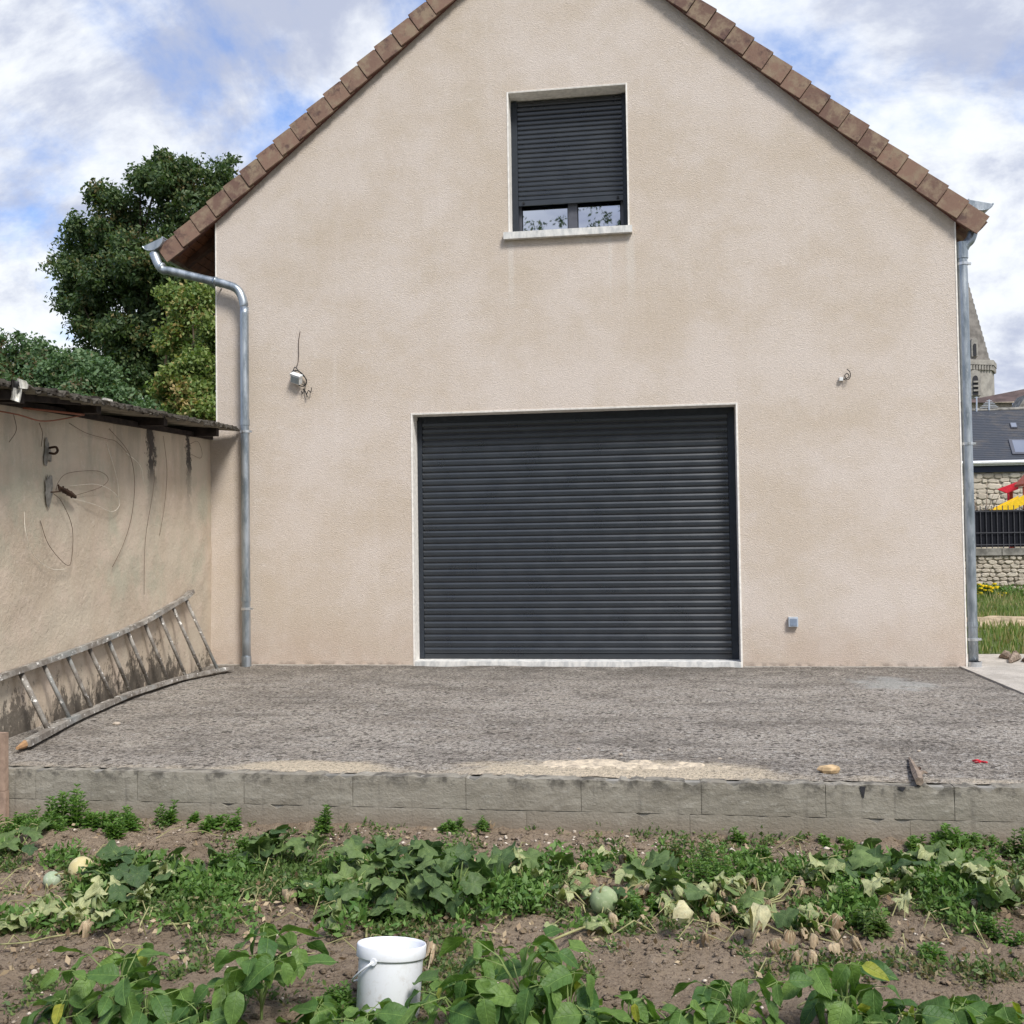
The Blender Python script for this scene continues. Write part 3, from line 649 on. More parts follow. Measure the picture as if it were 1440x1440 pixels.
cable_stub([[at(427, 547, 0), at(430, 552, -.03), at(432, 558, -.04)], [at(431, 555, -.04), at(434, 549, -.05), at(437, 552, -.04), at(438, 545, -.03)], [at(424, 550, 0), at(426, 554, -.03)]], [(M_cable, .007), (M_cable, .005), (M_cable, .005)], 'short twisted black cable ends poking out below the floodlight')
cable_stub([[at(1184, 533, 0), at(1189, 533, -.03), at(1194, 529, -.04), at(1191, 525, -.04), at(1188, 529, -.04), at(1192, 534, -.05), at(1196, 529, -.05), at(1195, 523, -.05), at(1191, 519, -.04)]], [(M_cable, .005)], 'curled black cable end right of the garage door')
rt = [o for o in C.objects if o.name.startswith('cable_stub')][-1]
g = G(); q = at(1183, 533, -.02); g.box((q.x-.022, -.04, q.z-.02), (q.x+.016, -.0, q.z+.018)); g.build('terminal_block', M_whitebox, rt)
jb = thing('junction_box', at(1115, 874, 0), 'small blue grey square junction box on the wall right of the garage door', 'junction box')
a = at(1108.5, 881, 0); b = at(1121.5, 867.5, 0)
g = G(); g.box((a.x, -.05, a.z), (b.x, -.001, b.z)); g.build('box_body', M_junctionrim, jb); g = G(); g.box((a.x+.014, -.056, a.z+.012), (b.x-.014, -.051, b.z-.018)); g.build('cover', M_junction, jb)

# ================================================================ OUTBUILDING on the left
A = Vector((-2.50, 0, 0)); B = gnd(4, 1040, 0); wdir = (B-A).normalized(); wn_ = Vector((-wdir.y, wdir.x, 0))
if wn_.x < 0: wn_ = -wn_
def ow(px, py, off=.012): return onplane(px, py, A+wn_*off, wn_)
LW = 5.55/abs(wdir.y)
shed = thing('outbuilding', tuple(A), 'low old outbuilding with stained beige render and mossy sheet roof on the left', 'outbuilding')
HT = 2.76; nx, nz = 110, 56; vs = []; fs = []
tz0 = ow(292, 618).z+.05; tz1 = ow(0, 577).z+.05
for k in range(nz+1):
    for i in range(nx+1):
        s_ = LW*i/nx; top = tz0+(tz1-tz0)*s_/((ow(0, 577)-A).length); p = A+wdir*s_; vs.append((p.x, p.y, -.35+(top+.35)*k/nz))
V_ = np.array(vs); off = vnoise(V_[:, 1]+50, V_[:, 2]+9, .6, 21)*.012+vnoise(V_[:, 1]+50, V_[:, 2]+9, .17, 22)*.005
V_[:, 0] += off*wn_.x; V_[:, 1] += off*wn_.y
i = (np.arange(nz)[:, None]*(nx+1)+np.arange(nx)[None, :]).ravel(); F_ = np.stack([i+1, i, i+nx+1, i+nx+2], 1)
o = link('wall', me('wall', V_, F_, M_oldwall, True), shed, Matrix())
g = G(); E1 = A+wdir*LW; E2 = E1-wn_*4; g.add([(E1.x, E1.y, -.4), (E2.x, E2.y, -.4), (E2.x, E2.y, 2.7), (E1.x, E1.y, 2.7)], [(0, 1, 2, 3)]); g.build('end_wall', M_oldwall, shed)
# roof sheets
OH = .36
r0 = onplane(334, 605, A+wn_*OH, wn_); r1 = onplane(0, 541, A+wn_*OH, wn_)
rd = (r1-r0); rlen = rd.length; rd.normalize(); up_ = Vector((0, 0, 1)); back = -wn_*math.cos(.07)+up_*math.sin(.07)
vs = []; N_ = 420; tot = 5.9
for k in range(N_+1):
    s_ = tot*k/N_; wv = .021*math.sin(2*PI*s_/.177) + .004*math.sin(s_*9.1)+.003*rnd.uniform(-1, 1); lap = .006*((s_ % .92)/.92)
    jag = rnd.uniform(-.012, .012)+.02*math.sin(2*s_)
    p = r0+rd*s_+up_*(wv+lap+.012); q = p+back*4.2
    p = p+wn_*jag; vs += [p+up_*.010, q+up_*.010, p-up_*.010, q-up_*.010]
fs = []
for k in range(N_): a = 4*k; fs += [(a, a+4, a+5, a+1), (a+2, a+3, a+7, a+6), (a, a+2, a+6, a+4)]
fs.append((0, 1, 3, 2))
m = me('roof_sheet', vs, fs, [M_fibre, M_fibreunder], True); m.polygons.foreach_set('material_index', [1 if (i % 3 == 1 and i < 3*N_) else 0 for i in range(len(fs))]); link('roof_sheet', m, shed)
def pl_in(px, py, o_): return onplane(px, py, A+wn_*o_, wn_)
g = G()     # lichen crust rim on edge
for k in range(150):
    s_ = rnd.uniform(0, tot-.1); p = r0+rd*s_+up_*rnd.uniform(.0, .03)+wn_*rnd.uniform(-.01, .012); q = rnd.uniform(.008, .028)
    g.box((p.x-q*.6, p.y-q*1.6, p.z-q*.4), (p.x+q*.6, p.y+q*1.6, p.z+q*.5))
o = g.build('moss_crust', M_fibre, shed); o['kind'] = 'stuff'
for (px_, py_) in ((306, 604), (233, 588), (139, 569), (30, 552)):
    e0 = pl_in(px_, py_, .30); P = e0; g = G(); s0 = P - wn_*.9; hw = .045; hh = .075
    X = wn_; Y = wdir; Z = up_
    Mx = Matrix(((X.x, Y.x, 0, P.x), (X.y, Y.y, 0, P.y), (0, 0, 1, P.z), (0, 0, 0, 1))); g.box((-1.0, -hw, -hh), (0, hw, hh*.9), M=Mx); g.build('rafter', M_beam, shed)
p = ow(0, 572, .05); g = G(); q0 = A+wn_*.03+up_*(tz0-.06); q1 = E1+wn_*.03+up_*(tz1-.06)
Y = (q1-q0).normalized(); Mx = Matrix(((wn_.x, Y.x, 0, q0.x), (wn_.y, Y.y, 0, q0.y), (0, Y.z, 1, q0.z), (0, 0, 0, 1))); g.box((-.06, 0.02, .02), (.01, (q1-q0).length, .07), M=Mx); g.build('wall_plate', M_beam, shed)
# fascia plank seen as a long dark beam at the left end
q0 = pl_in(137, 566, .24); q1 = pl_in(-25, 553, .24); g = G(); g.tube([q0, q1], .045, 4); g.build('purlin', M_beam, shed)
# flat pale flakes on the sheet edge
for (a_, b_) in (((146, 561), (155, 565)),):
    p = pl_in(*a_, OH+.03); q = pl_in(*b_, OH+.03); g = G(); g.box((min(p.x, q.x), min(p.y, q.y), min(p.z, q.z)), (max(p.x, q.x)+.01, max(p.y, q.y), max(p.z, q.z)+.01)); g.build('pale_flake', M_cloth, shed)
def patch(px, py, rx, ry, nm='mortar_patch'):
    g = G(); c = ow(px, py, .014); n = 22; ring_ = []
    for k in range(n):
        a = 2*PI*k/n; r_ = 1+.25*math.sin(3*a+px)+rnd.uniform(-.28, .28); ring_.append(c+wdir*(rx*r_*math.cos(a))+up_*(ry*r_*math.sin(a)))
    g.add([c+wn_*.004]+ring_, [(0, 1+k, 1+(k+1) % n) for k in range(n)]); g.build(nm, plain('grey_mortar', (.22, .21, .19), .95, .1, var=.3), shed)
patch(67, 637, .06, .095); patch(69, 689, .065, .12)
hook = G(); hook.tube(smoothpath([ow(69, 630, .0), ow(74, 629, .07), ow(79, 629, .10), ow(81, 634, .10), ow(77, 638, .09), ow(70, 637, .03)]), .010, 8); hook.build('iron_hook', M_rust, shed, True)
cl = thing('rag', pl_in(24, 545, OH+.02), 'dirty white rag with black strip hung over the outbuilding roof edge', 'rag')
g = G()
def sheet(pxs, o_, m_, nm, par):
    vs = []; fs = []; n = len(pxs)
    for k, (l, r) in enumerate(pxs):
        for j in range(5):
            px = l[0]+(r[0]-l[0])*j/4; py = l[1]+(r[1]-l[1])*j/4; vs.append(pl_in(px, py, o_+.012*math.sin(j*2.1+k)+.01*rnd.random()))
    b_ = len(vs); vs += [p-wn_*.008 for p in vs]
    for k in range(n-1):
        for j in range(4): a = 5*k+j; fs += [(a, a+1, a+6, a+5), (b_+a, b_+a+5, b_+a+6, b_+a+1)]
    g = G(); g.add(vs, fs); g.build(nm, m_, par, True)
sheet([((25, 532), (37, 536)), ((27, 540), (40, 541)), ((28, 546), (39, 547))], OH+.05, M_cloth, 'cloth_top', cl)
sheet([((19, 545), (31, 547)), ((18, 555), (30, 556)), ((16, 562), (28, 566))], OH+.04, M_cloth, 'cloth_flap', cl)
sheet([((17, 533), (27, 537)), ((17, 540), (28, 542)), ((17, 545), (28, 547))], OH+.045, M_cable, 'black_strip', cl)
def c2(pts): return [(x_/2.483, 500+y_/2.483) for x_, y_ in pts]
def wire(label, pts, m_, r_=.0020, off=.03, cat='wire', nm='loose_wire', conv=True):
    P = [ow(px, py, off+.010*math.sin(i*1.7)) for i, (px, py) in enumerate(c2(pts) if conv else pts)]
    P[0] = P[0]-wn_*(off*.8); P[-1] = P[-1]-wn_*(off*.5) if off < .05 else P[-1]
    g = G(); g.tube(smoothpath(P), r_, 5); return tag(g.build(nm, m_, None, True), label, cat, 'loose wires on the outbuilding wall')
wire('thin wire looping above the rusty connector on the outbuilding wall', [(205, 470), (205, 440), (240, 410), (340, 403), (378, 430), (350, 460), (265, 490)], M_wire)
wire('thin pale wire in a wide loop right of the rusty connector', [(265, 500), (330, 520), (390, 545), (418, 520), (400, 480), (340, 450), (250, 455)], M_wirepale, .0024)
wire('short pale straight wire left of the long bent wire under the eaves', [(380, 305), (395, 380), (410, 440), (420, 500)], M_wirepale, .0026)
wire('long bent wire hanging from the black streak down the outbuilding wall', [(390, 255), (450, 340), (470, 440), (460, 560), (430, 660), (398, 738)], M_wire, .0026)
wire('pale curved wire branching right from the black streak', [(450, 340), (490, 385), (508, 450)], M_wirepale, .003)
wire('longest straight hanging wire, above the middle of the ladder', [(522, 270), (537, 370), (535, 470), (508, 640), (508, 835)], M_wire, .0021)
wire('straight hanging wire nearest the house corner', [(578, 280), (583, 400), (575, 520), (562, 628)], M_wire, .0021)
wire('faint wire arc low on the left below the connector', [(95, 545), (90, 620), (120, 700), (180, 745), (240, 745)], M_wirepale, .0022)
wire('thin wire loop hanging just below the rusty connector', [(150, 575), (170, 660), (230, 730), (250, 710), (252, 600), (215, 510), (190, 480)], M_wire, .0026)
wire('dark wire running along under the eaves to the black streak', [(250, 235), (300, 270), (370, 290), (405, 300), (450, 340)], M_wire, .0024)
wire('thin wire dropping from the eaves to the iron hook', [(147, 235), (148, 270), (150, 318)], M_wire, .0024)
wire('short wire at the far left under the eaves', [(58, 205), (57, 260), (38, 303)], M_wire, .0024)
wire('thin wire ring right under the eaves beside the house corner', [(668, 310), (690, 300), (705, 335), (700, 358), (672, 345)], M_wire, .0022)
wire('reddish brown cable sagging under the outbuilding eaves', [(-4, 574), (25, 583), (58, 592), (90, 589), (118, 583)], M_redcable, .006, .12, 'cable', 'sagging_cable', False)
wire('straight red brown rod under the outbuilding eaves', [(55, 573), (118, 583)], M_redcable, .010, .16, 'rod', 'iron_rod', False)
ct = thing('cable_connector', ow(93, 690, .04), 'rusty cable connector twisted among the wires on the outbuilding wall', 'connector')
a, b = ow(83, 685, .05), ow(106, 699, .05); g = G(); g.tube([a, a*.7+b*.3, a*.3+b*.7, b], [.012, .022, .024, .014], 6); g.build('connector_body', M_rust, ct)
for q in range(3):
    p = a.lerp(b, .25+.25*q); g = G(); g.tube([p-up_*.03, p+up_*.03], .007, 6); g.build('screw', M_rust, ct)
g = G(); g.tube(smoothpath([ow(69, 692, .0), ow(76, 692, .04), ow(84, 691, .05), ow(88, 690, .05)]), .006, 6); g.tube(smoothpath([a, ow(82, 682, .05), ow(84, 690, .05)]), .008, 6); g.build('wire_tail', M_rust, ct)
# ladder lying on its side against the wall
lad = thing('ladder', gnd(180, 975, 0), 'paint splashed old ladder lying on its edge against the outbuilding wall', 'ladder')
lo = [(34, 1047), (68, 1029), (98, 1013), (129, 999), (159, 986), (183, 976), (211, 967), (236, 959), (261, 952), (284, 947), (306, 943), (325, 940)]
hi = [(-60, 973), (-30, 964), (0, 952), (29, 942), (61, 931), (95, 919), (125, 908), (152, 897), (179, 885), (203, 874), (224, 862), (242, 851), (261, 840), (269, 832)]
rungs = [((29, 946), (68, 1026)), ((61, 934), (98, 1011)), ((95, 922), (129, 997)), ((125, 911), (159, 984)), ((152, 899), (183, 973)), ((179, 887), (211, 965)), ((203, 875), (236, 957)), ((224, 864), (261, 951)), ((242, 851), (284, 946)), ((261, 842), (306, 942))]
lp = [gnd(px, py, .045) for px, py in lo]; hp = [ow(px, py, .045) for px, py in hi]
def rail(P, nm, w_=.030, h_=.048, axis=None):
    g = G(); vs = []
    for i, p in enumerate(P):
        T = (P[min(i+1, len(P)-1)]-P[max(i-1, 0)]).normalized(); W_ = T.cross(axis).normalized(); H_ = W_.cross(T)
        for a_, b_ in ((-1, -1), (1, -1), (1, 1), (-1, 1)): vs.append(p+W_*(w_*.5*a_)+H_*(h_*.5*b_))
    fs = [(4*i+k, 4*i+(k+1) % 4, 4*i+4+(k+1) % 4, 4*i+4+k) for i in range(len(P)-1) for k in range(4)] + [(3, 2, 1, 0), tuple(4*(len(P)-1)+k for k in range(4))]
    g.add(vs, fs); return g.build(nm, M_ladder, lad)
ax = (hp[8]-lp[5]).normalized()
rail(smoothpath(lp, 3), 'stile', .085, .042, ax); rail(smoothpath(hp, 3), 'stile', .075, .042, ax)
T = (lp[0]-lp[1]).normalized(); g = G(); g.tube([lp[0]+T*.13, lp[0]-T*.02], [.012, .030], 6); g.build('worn_end', M_ladderend, lad)
for i, (a_, b_) in enumerate(rungs):
    a = ow(*a_, .045); b = gnd(*b_, .05); g = G(); g.tube([a, b], .022 if i == 0 else .018, 7); g.build('rung', M_ladder, lad, True)

# ================================================================ small things on the terrace
def rock(name, p, sx, sy, sz, m_, label, cat='stone', group=None, seed=0):
    r = random.Random(seed); g = G(); n = 8; rows = [(.0, -.5), (.75, -.4), (1, 0), (.8, .35), (.35, .5)]; vs = []
    for rr, zz in rows:
        for k in range(n): a = 2*PI*k/n; j = 1+r.uniform(-.22, .22); vs.append((p[0]+sx*rr*j*math.cos(a)*.5, p[1]+sy*rr*j*math.sin(a)*.5, p[2]+sz*(zz+.42)+r.uniform(-.06, .06)*sz))
    fs = [(i*n+k, i*n+(k+1) % n, (i+1)*n+(k+1) % n, (i+1)*n+k) for i in range(len(rows)-1) for k in range(n)]+[tuple(range(n))[::-1], tuple(4*n+k for k in range(n))]
    g.add(vs, fs); o = g.build(name, m_); return tag(o, label, cat, group)
p = gnd(1167, 1087, 0); rock('stone', p, .13, .08, .05, M_sandrock, 'flat ochre stone on the terrace edge right of centre', seed=3)
p = gnd(873, 1058, 0)
p = gnd(1288, 1085, 0)
wood = thing('wood_scrap', tuple(p), 'broken grey stick of wood lying on the terrace edge at the right', 'stick')
g = G(); g.tube([gnd(1279, 1066, .01), gnd(1284, 1078, .025), gnd(1290, 1090, .03), gnd(1293, 1099, .03)], [.008, .020, .030, .024], 6); g.build('stick', M_dead, wood)
g = G(); g.tube([gnd(1291, 1090, .03), gnd(1298, 1085, .03), gnd(1304, 1087, .02)], [.014, .010, .005], 5); g.build('side_twig', M_dead, wood)
g = G(); g.tube([gnd(1288, 1084, .03), gnd(1294, 1080, .04)], [.014, .008], 5); g.build('side_twig', M_rust, wood)
g = G(); g.tube(smoothpath([gnd(1368, 1070, .01), gnd(1374, 1069, .02), gnd(1380, 1071, .01), gnd(1388, 1072, .015)]), .006, 5); g.tube(smoothpath([gnd(1371, 1072, .01), gnd(1378, 1072, .02)]), .005, 5)
tag(g.build('red_twine', M_redcloth), 'scrap of red twine on the right of the terrace', 'twine')
for i, (px, py, s_) in enumerate(((873, 1062, .022), (813, 1054, .02), (941, 1055, .02), (1012, 1068, .022), (164, 1020, .05), (1292, 1057, .02))):
    lab = ['tiny pebble above the middle of the pale sand patch', 'small pale stone upper left of the sand patch', 'small pale stone right of the sand patch', 'small white stone right of the sand patch on the terrace', 'grey stone fragment below the ladder', 'small pale stone above the broken stick'][i]
    rock('pebble', gnd(px, py, 0), s_*1.3, s_, s_*.6, M_flint, lab, 'pebble', 'loose stones on the terrace', seed=i+40)
# sand heaps (low drifts)
for i, (px, py, rx, ry, lab) in enumerate(((878, 1076, .75, .17, 'pale sand drift on the terrace edge right of centre'), (440, 1070, .38, .10, 'thin pale sand drift on the terrace edge left of centre'))):
    p = gnd(px, py, 0)
    def hh(X, Y): return .024*(1 if i == 0 else .35)*np.clip(1-((X-p.x)/rx)**2-((Y-p.y)/ry)**2+.5*vnoise(X, Y, .09, 62)+.3*vnoise(X, Y, .03, 63), 0, 1)**.8*np.clip(4*(1-((X-p.x)/rx)**2-((Y-p.y)/ry)**2), 0, 1) + vnoise(X, Y, .03, 60)*.003+vnoise(X, Y, .11, 61)*.005 - .010
    v, f = grid(p.x-rx, p.x+rx, max(p.y-ry, -5.455), p.y+ry, .012, hh)
    m_ = M_sand = mat('pale_sand', lambda t, b: (bump(t, b, t.noise(t.pos, 70, 5, .8), .8, .01), t.mix(t.rng(t.noise(t.pos, 22, 6, .7), .40, .62), (.68, .58, .44), (.40, .34, .27)))[1], .95, .1) if i == 0 else M_sand
    tag(link('sand_drift', me('sand_drift', v, f, m_, True)), lab, 'sand', None, 'stuff')
# debris by the right path
for i, (px, py) in enumerate(((1408, 924), (1424, 926), (1433, 925), (1440, 929))):
    p = gnd(px, py, .01); q = gnd(px+[14, 10, -12, 16][i], py+[1, -3, 5, 2][i], .03); g = G(); g.tube([p, (p+q)/2+Vector((0, 0, .03)), q], [.03, .055, .02], 6)
    tag(g.build('wood_chunk', M_dead), ['leftmost grey wood chunk on the path behind the right pipe', 'thick grey wood chunk in the middle of the pile beside the lawn', 'slanted brown wood chunk in the pile beside the lawn', 'rightmost wood chunk at the photo edge beside the lawn'][i], 'wood', 'wood chunks beside the lawn')

# ================================================================ BACKGROUND RIGHT
YW = gnd(1400, 835, -.03).y
zt = at(1400, 771, YW).z; xa, xb = at(1340, 800, YW).x, at(1475, 800, YW).x
yw = thing('yard_wall', (xa, YW, 0), 'rubble stone yard wall with grey coping behind the lawn', 'stone wall')
zc = at(1400, 781, YW).z
g = G(); g.box((-8, YW+.06, -.1), (30, YW+.35, zc)); g.build('core', M_mortar, yw)
def rubble(par, x0, x1, z0, z1, yf, hs, m_, lw=(.8, 2.2), sd=1):
    r = random.Random(sd); ms = []
    for k in range(8):
        n = 9; vs = [(0, -.5, 0)]; 
        rr = [1+r.uniform(-.16, .12) for _ in range(n)]
        for q, (sc, yy) in enumerate(((.72, -.48), (1.0, -.15))):
            for j in range(n):
                a = 2*PI*j/n; ca, sa = math.cos(a), math.sin(a); sq = 1/max(abs(ca), abs(sa))**.62; vs.append((.5*ca*sq*rr[j]*sc, yy+r.uniform(-.06, .06), .5*sa*sq*rr[j]*sc))
        fs = [(0, 1+(j+1) % n, 1+j)[::-1] for j in range(n)] + [(1+j, 1+n+j, 1+n+(j+1) % n, 1+(j+1) % n)[::-1] for j in range(n)]
        ms.append(me('stone', vs, fs, m_))
    z = z0; cnt = 0
    while z < z1-.03:
        h = min(hs*r.uniform(.75, 1.3), z1-z); x = x0+r.uniform(-.2, 0)
        while x < x1:
            w_ = h*r.uniform(*lw); M = Matrix.Translation((x+w_/2, yf, z+h/2+r.uniform(-.12, .12)*h)) @ Matrix.Rotation(r.uniform(-.12, .12), 4, 'Y') @ Matrix.Diagonal((w_*1.0, r.uniform(.05, .13), h*r.uniform(.88, 1.12), 1)); link('stone', r.choice(ms), par, M); x += w_; cnt += 1
        z += h
    return cnt
rubble(yw, xa+.1, xb, -.05, zc, YW+.05, .105, M_stone, (1.0, 2.4), 3)
x = -1.0
x = at(1345, 800, YW).x; e_ = [at(px, 776, YW).x for px in (1345, 1409, 1470)]
for a, b in ((-8, e_[0]-.01), (e_[0], e_[1]-.01), (e_[1], e_[2]-.01), (e_[2], 30)):
    g = G(); g.box((a, YW-.04, zc+.002), (b-.01, YW+.40, zt-.01*rnd.random())); g.build('coping_stone', M_coping, yw)
YF = YW+.18; fz0 = zt; fz1 = at(1400, 717, YF).z; fz2 = at(1400, 711, YF).z
fn = thing('screened_fence', (xa, YF, zt), 'black screened railing fence on top of the yard stone wall', 'fence')
g = G(); g.box((-8, YF+.03, fz0+.03), (30, YF+.036, fz1)); g.build('screen', M_screen, fn)
x = at(1340, 740, YF).x; pr_ = me('railing_bar', (gg := G().tube([(0, 0, fz0), (0, 0, fz2)], .011, 6)).v, gg.f, M_rail)
while x < at(1480, 740, YF).x: link('railing_bar', pr_, fn, Matrix.Translation((x, YF, 0))); x += .133
for z_ in (fz0+.08, fz0+.38, fz1-.04): g = G(); g.box((-8, YF-.02, z_), (30, YF-.012, z_+.02)); g.build('cross_rail', M_rail, fn)
# dry shrub in front of the far wall
sh = G(); q = at(1377, 712, YF+.7); r = random.Random(5)
for k in range(9):
    a = Vector((q.x+r.uniform(-.1, .1), q.y, q.z-.5)); b = a+Vector((r.uniform(-.5, .5), r.uniform(-.2, .2), r.uniform(.6, 1.15))); sh.tube([a, (a+b)/2+Vector((.05, 0, 0)), b], [.02, .014, .005], 4)
tag(sh.build('bare_shrub', M_dead), 'bare brown shrub behind the black fence near the right downpipe', 'shrub')
# playhouse and slide
YP = YF+3.2; ph = thing('playhouse', at(1440, 712, YP), 'red brown wooden playhouse tower at the right edge of the photo', 'playhouse')
a = at(1430, 715, YP); b = at(1475, 672, YP)
zb = -.05; z1p = at(1440, 696, YP).z; z2p = at(1440, 712, YP).z
for xx in (at(1440, 700, YP).x, at(1488, 700, YP).x):
    for yy in (YP, YP+1.2): g = G(); g.box((xx, yy, zb), (xx+.10, yy+.10, at(1440, 684, YP).z)); g.build('post', M_redwood, ph)
xs0, xs1 = at(1440, 700, YP).x, at(1488, 700, YP).x
g = G(); g.box((xs0-.02, YP-.03, z1p-.06), (xs1+.14, YP-.001, z1p+.04)); g.build('rail', M_redwood, ph)
k = xs0+.12
while k < xs1: g = G(); g.box((k, YP-.028, z2p-.3), (k+.075, YP-.004, z1p-.062)); g.build('plank', M_redwood, ph); k += .115
g = G(); g.box((xs0, YP, z2p-.32), (xs1+.1, YP+1.25, z2p-.26)); g.build('platform', M_redwood, ph)
ez = at(1432, 684, YP).z; rx_ = at(1470, 660, YP); g = G()
vs = [(xs0-.02, YP-.15, ez), (rx_.x, YP-.15, at(1455, 650, YP).z), (xs1+.3, YP-.15, ez), (xs0-.02, YP+.7, ez), (rx_.x, YP+.7, at(1455, 650, YP).z), (xs1+.3, YP+.7, ez)]
vs += [(p[0], p[1], p[2]+.07) for p in vs]
g.add(vs, [(0, 1, 4, 3), (1, 2, 5, 4), (6, 9, 10, 7), (7, 10, 11, 8), (0, 6, 7, 1), (1, 7, 8, 2), (3, 4, 10, 9), (4, 5, 11, 10), (0, 3, 9, 6), (2, 8, 11, 5)]); g.build('roof', M_redwood, ph)
g = G(); c0 = at(1432, 697, YP-.15); c1 = at(1350, 760, YP-.15); gz = -.05
for s_, hh_ in ((0, .05), (-.45, .05)):
    pass
n = 9; vs = []
for k in range(n+1):
    t_ = k/n; px = c0.x+.02-t_*(c0.z-.1)/.50; pz = c0.z-(c0.z-.1)*t_; 
    for yy, dz in ((0, .0), (0, -.22), (-.42, -.22), (-.42, 0), (-.46, 0), (-.46, -.26), (.04, -.26), (.04, 0)): vs.append((px, YP-.1+yy, pz+dz))
fs = [(8*k+j, 8*k+(j+1) % 8, 8*k+8+(j+1) % 8, 8*k+8+j) for k in range(n) for j in range(8)]+[tuple(range(8)), tuple(8*n+j for j in range(8))[::-1]]
g.add(vs, fs); g.build('slide', M_yellow, ph)
g = G(); p = at(1403, 688, YP+1); q = at(1432, 683, YP+1); g.add([(p.x, YP+1, p.z), (q.x, YP+1, q.z+.12), (q.x, YP+1, q.z-.10), (p.x+.25, YP+1, p.z-.12), (p.x, YP+1.1, p.z), (q.x, YP+1.1, q.z+.12), (q.x, YP+1.1, q.z-.10), (p.x+.25, YP+1.1, p.z-.12)], [(3, 2, 1, 0), (4, 5, 6, 7), (0, 1, 5, 4), (1, 2, 6, 5), (2, 3, 7, 6), (3, 0, 4, 7)])
g.tube([(p.x+.3, YP+1.05, -.05), (p.x+.3, YP+1.05, p.z-.05)], .03, 6)
tag(g.build('red_parasol', M_redcloth), 'small red play canopy left of the wooden playhouse', 'canopy')
# slate roofed building
YB = 28.0; ex = at(1330, 700, YB).x; ex2 = at(1600, 700, YB).x
bd = thing('slate_building', (ex, YB, 0), 'long low stone building with slate roof, skylights and white fascia', 'building')
ez0 = at(1400, 664, YB).z; fz = at(1400, 655, YB).z; gz_ = at(1400, 650, YB).z; DR = 4.6; rz_ = at(1405, 577, YB+DR).z
g = G(); g.box((-4, YB+.06, -.2), (ex2, YB+9, ez0)); g.build('wall_core', M_mortar, bd)
rubble(bd, at(1352, 700, YB).x, at(1465, 700, YB).x, at(1400, 722, YB).z, ez0-.02, YB+.05, .19, M_stone, (1.1, 2.6), 9)
g = G(); g.box((-4, YB-.05, ez0), (ex2, YB+.1, fz-.002)); g.build('fascia_board', M_navy, bd)
g = G(); g.box((-4, YB-.22, fz), (ex2, YB-.04, gz_)); g.tube([(-4, YB-.26, gz_-.02), (ex2, YB-.26, gz_-.02)], .07, 8); g.build('gutter_board', M_white, bd)
# slate courses as real stepped strips
nC = 30; vs = []; fs = []; dy = DR+.25
for k in range(nC):
    t0, t1 = k/nC, (k+1)/nC; ya, yb = YB-.25+dy*t0, YB-.25+dy*t1; za, zb_ = gz_+.02+(rz_-gz_)*t0, gz_+.02+(rz_-gz_)*t1; b0 = len(vs)
    vs += [(-4, ya, za-.02), (ex2, ya, za-.02), (ex2, ya, za+.018), (-4, ya, za+.018), (ex2, yb, zb_), (-4, yb, zb_)]; fs += [(b0, b0+1, b0+2, b0+3), (b0+3, b0+2, b0+4, b0+5)]
vs += [(-4, YB+9, gz_), (ex2, YB+9, gz_)]; b0 = len(vs); fs.append((b0-3, b0-4, b0-1, b0-2)) 
br = G(); br.add(vs, fs); br = br.build('roof', M_slate, bd)
g = G(); g.tube([(-4, YB+DR, rz_+.02), (ex2, YB+DR, rz_+.02)], .09, 8); g.build('ridge_tile', M_coping, bd)
rn = Vector((0, -(rz_-gz_), dy)).normalized(); rt_ = Vector((0, dy, rz_-gz_)).normalized(); RP = Vector((0, YB-.25, gz_+.02))
def skyl(p0, p1, p2, p3, nm):
    P = [onplane(*q, RP+rn*.06, rn) for q in (p0, p1, p2, p3)]; c = sum(P, Vector())/4; Q = [c+(p-c)*.80 for p in P]
    g = G(); vs = P+Q+[p-rn*.10 for p in P]; g.add(vs, [(0, 1, 5, 4), (1, 2, 6, 5), (2, 3, 7, 6), (3, 0, 4, 7), (0, 8, 9, 1), (1, 9, 10, 2), (2, 10, 11, 3), (3, 11, 8, 0)]); o = g.build(nm, M_frame, bd)
    g = G(); g.add([p+rn*.004 for p in Q], [(0, 1, 2, 3)]); g.build('pane', M_pane, o)
skyl((1418, 617), (1462, 617), (1468, 638), (1424, 638), 'skylight'); skyl((1420, 594), (1429, 594), (1431, 601), (1422, 601), 'skylight')
# distant brown roof with chimney, aerials, gable
YD = 45.0; db = thing('brown_roofed_house', (at(1420, 700, YD).x, YD, 0), 'distant brown tiled roof rising behind the slate building', 'house')
g = G(); P = [at(1335, 566, YD), at(1480, 566, YD), at(1480, 540, YD+3), at(1440, 547, YD+3), at(1395, 556, YD+3), at(1335, 568, YD+3)]
vs = [tuple(p) for p in P]; g.add([(P[0].x, YD, P[0].z), (P[1].x, YD, P[1].z), tuple(P[2]), tuple(P[3]), tuple(P[4]), tuple(P[5])], [(0, 1, 2, 3, 4, 5)]); 
for k in range(5): pass
g.build('roof', M_browntile, db)
g = G(); g.box((P[0].x, YD+.3, -.5), (P[1].x, YD+6, P[0].z-.02)); g.build('wall', M_mortar, db)
q = at(1428, 574, YD-.3); g = G(); g.tube([(q.x, q.y, q.z-.5), (q.x, q.y, at(1428, 567, YD-.3).z)], .16, 8); g.build('chimney_pot', M_white, db)
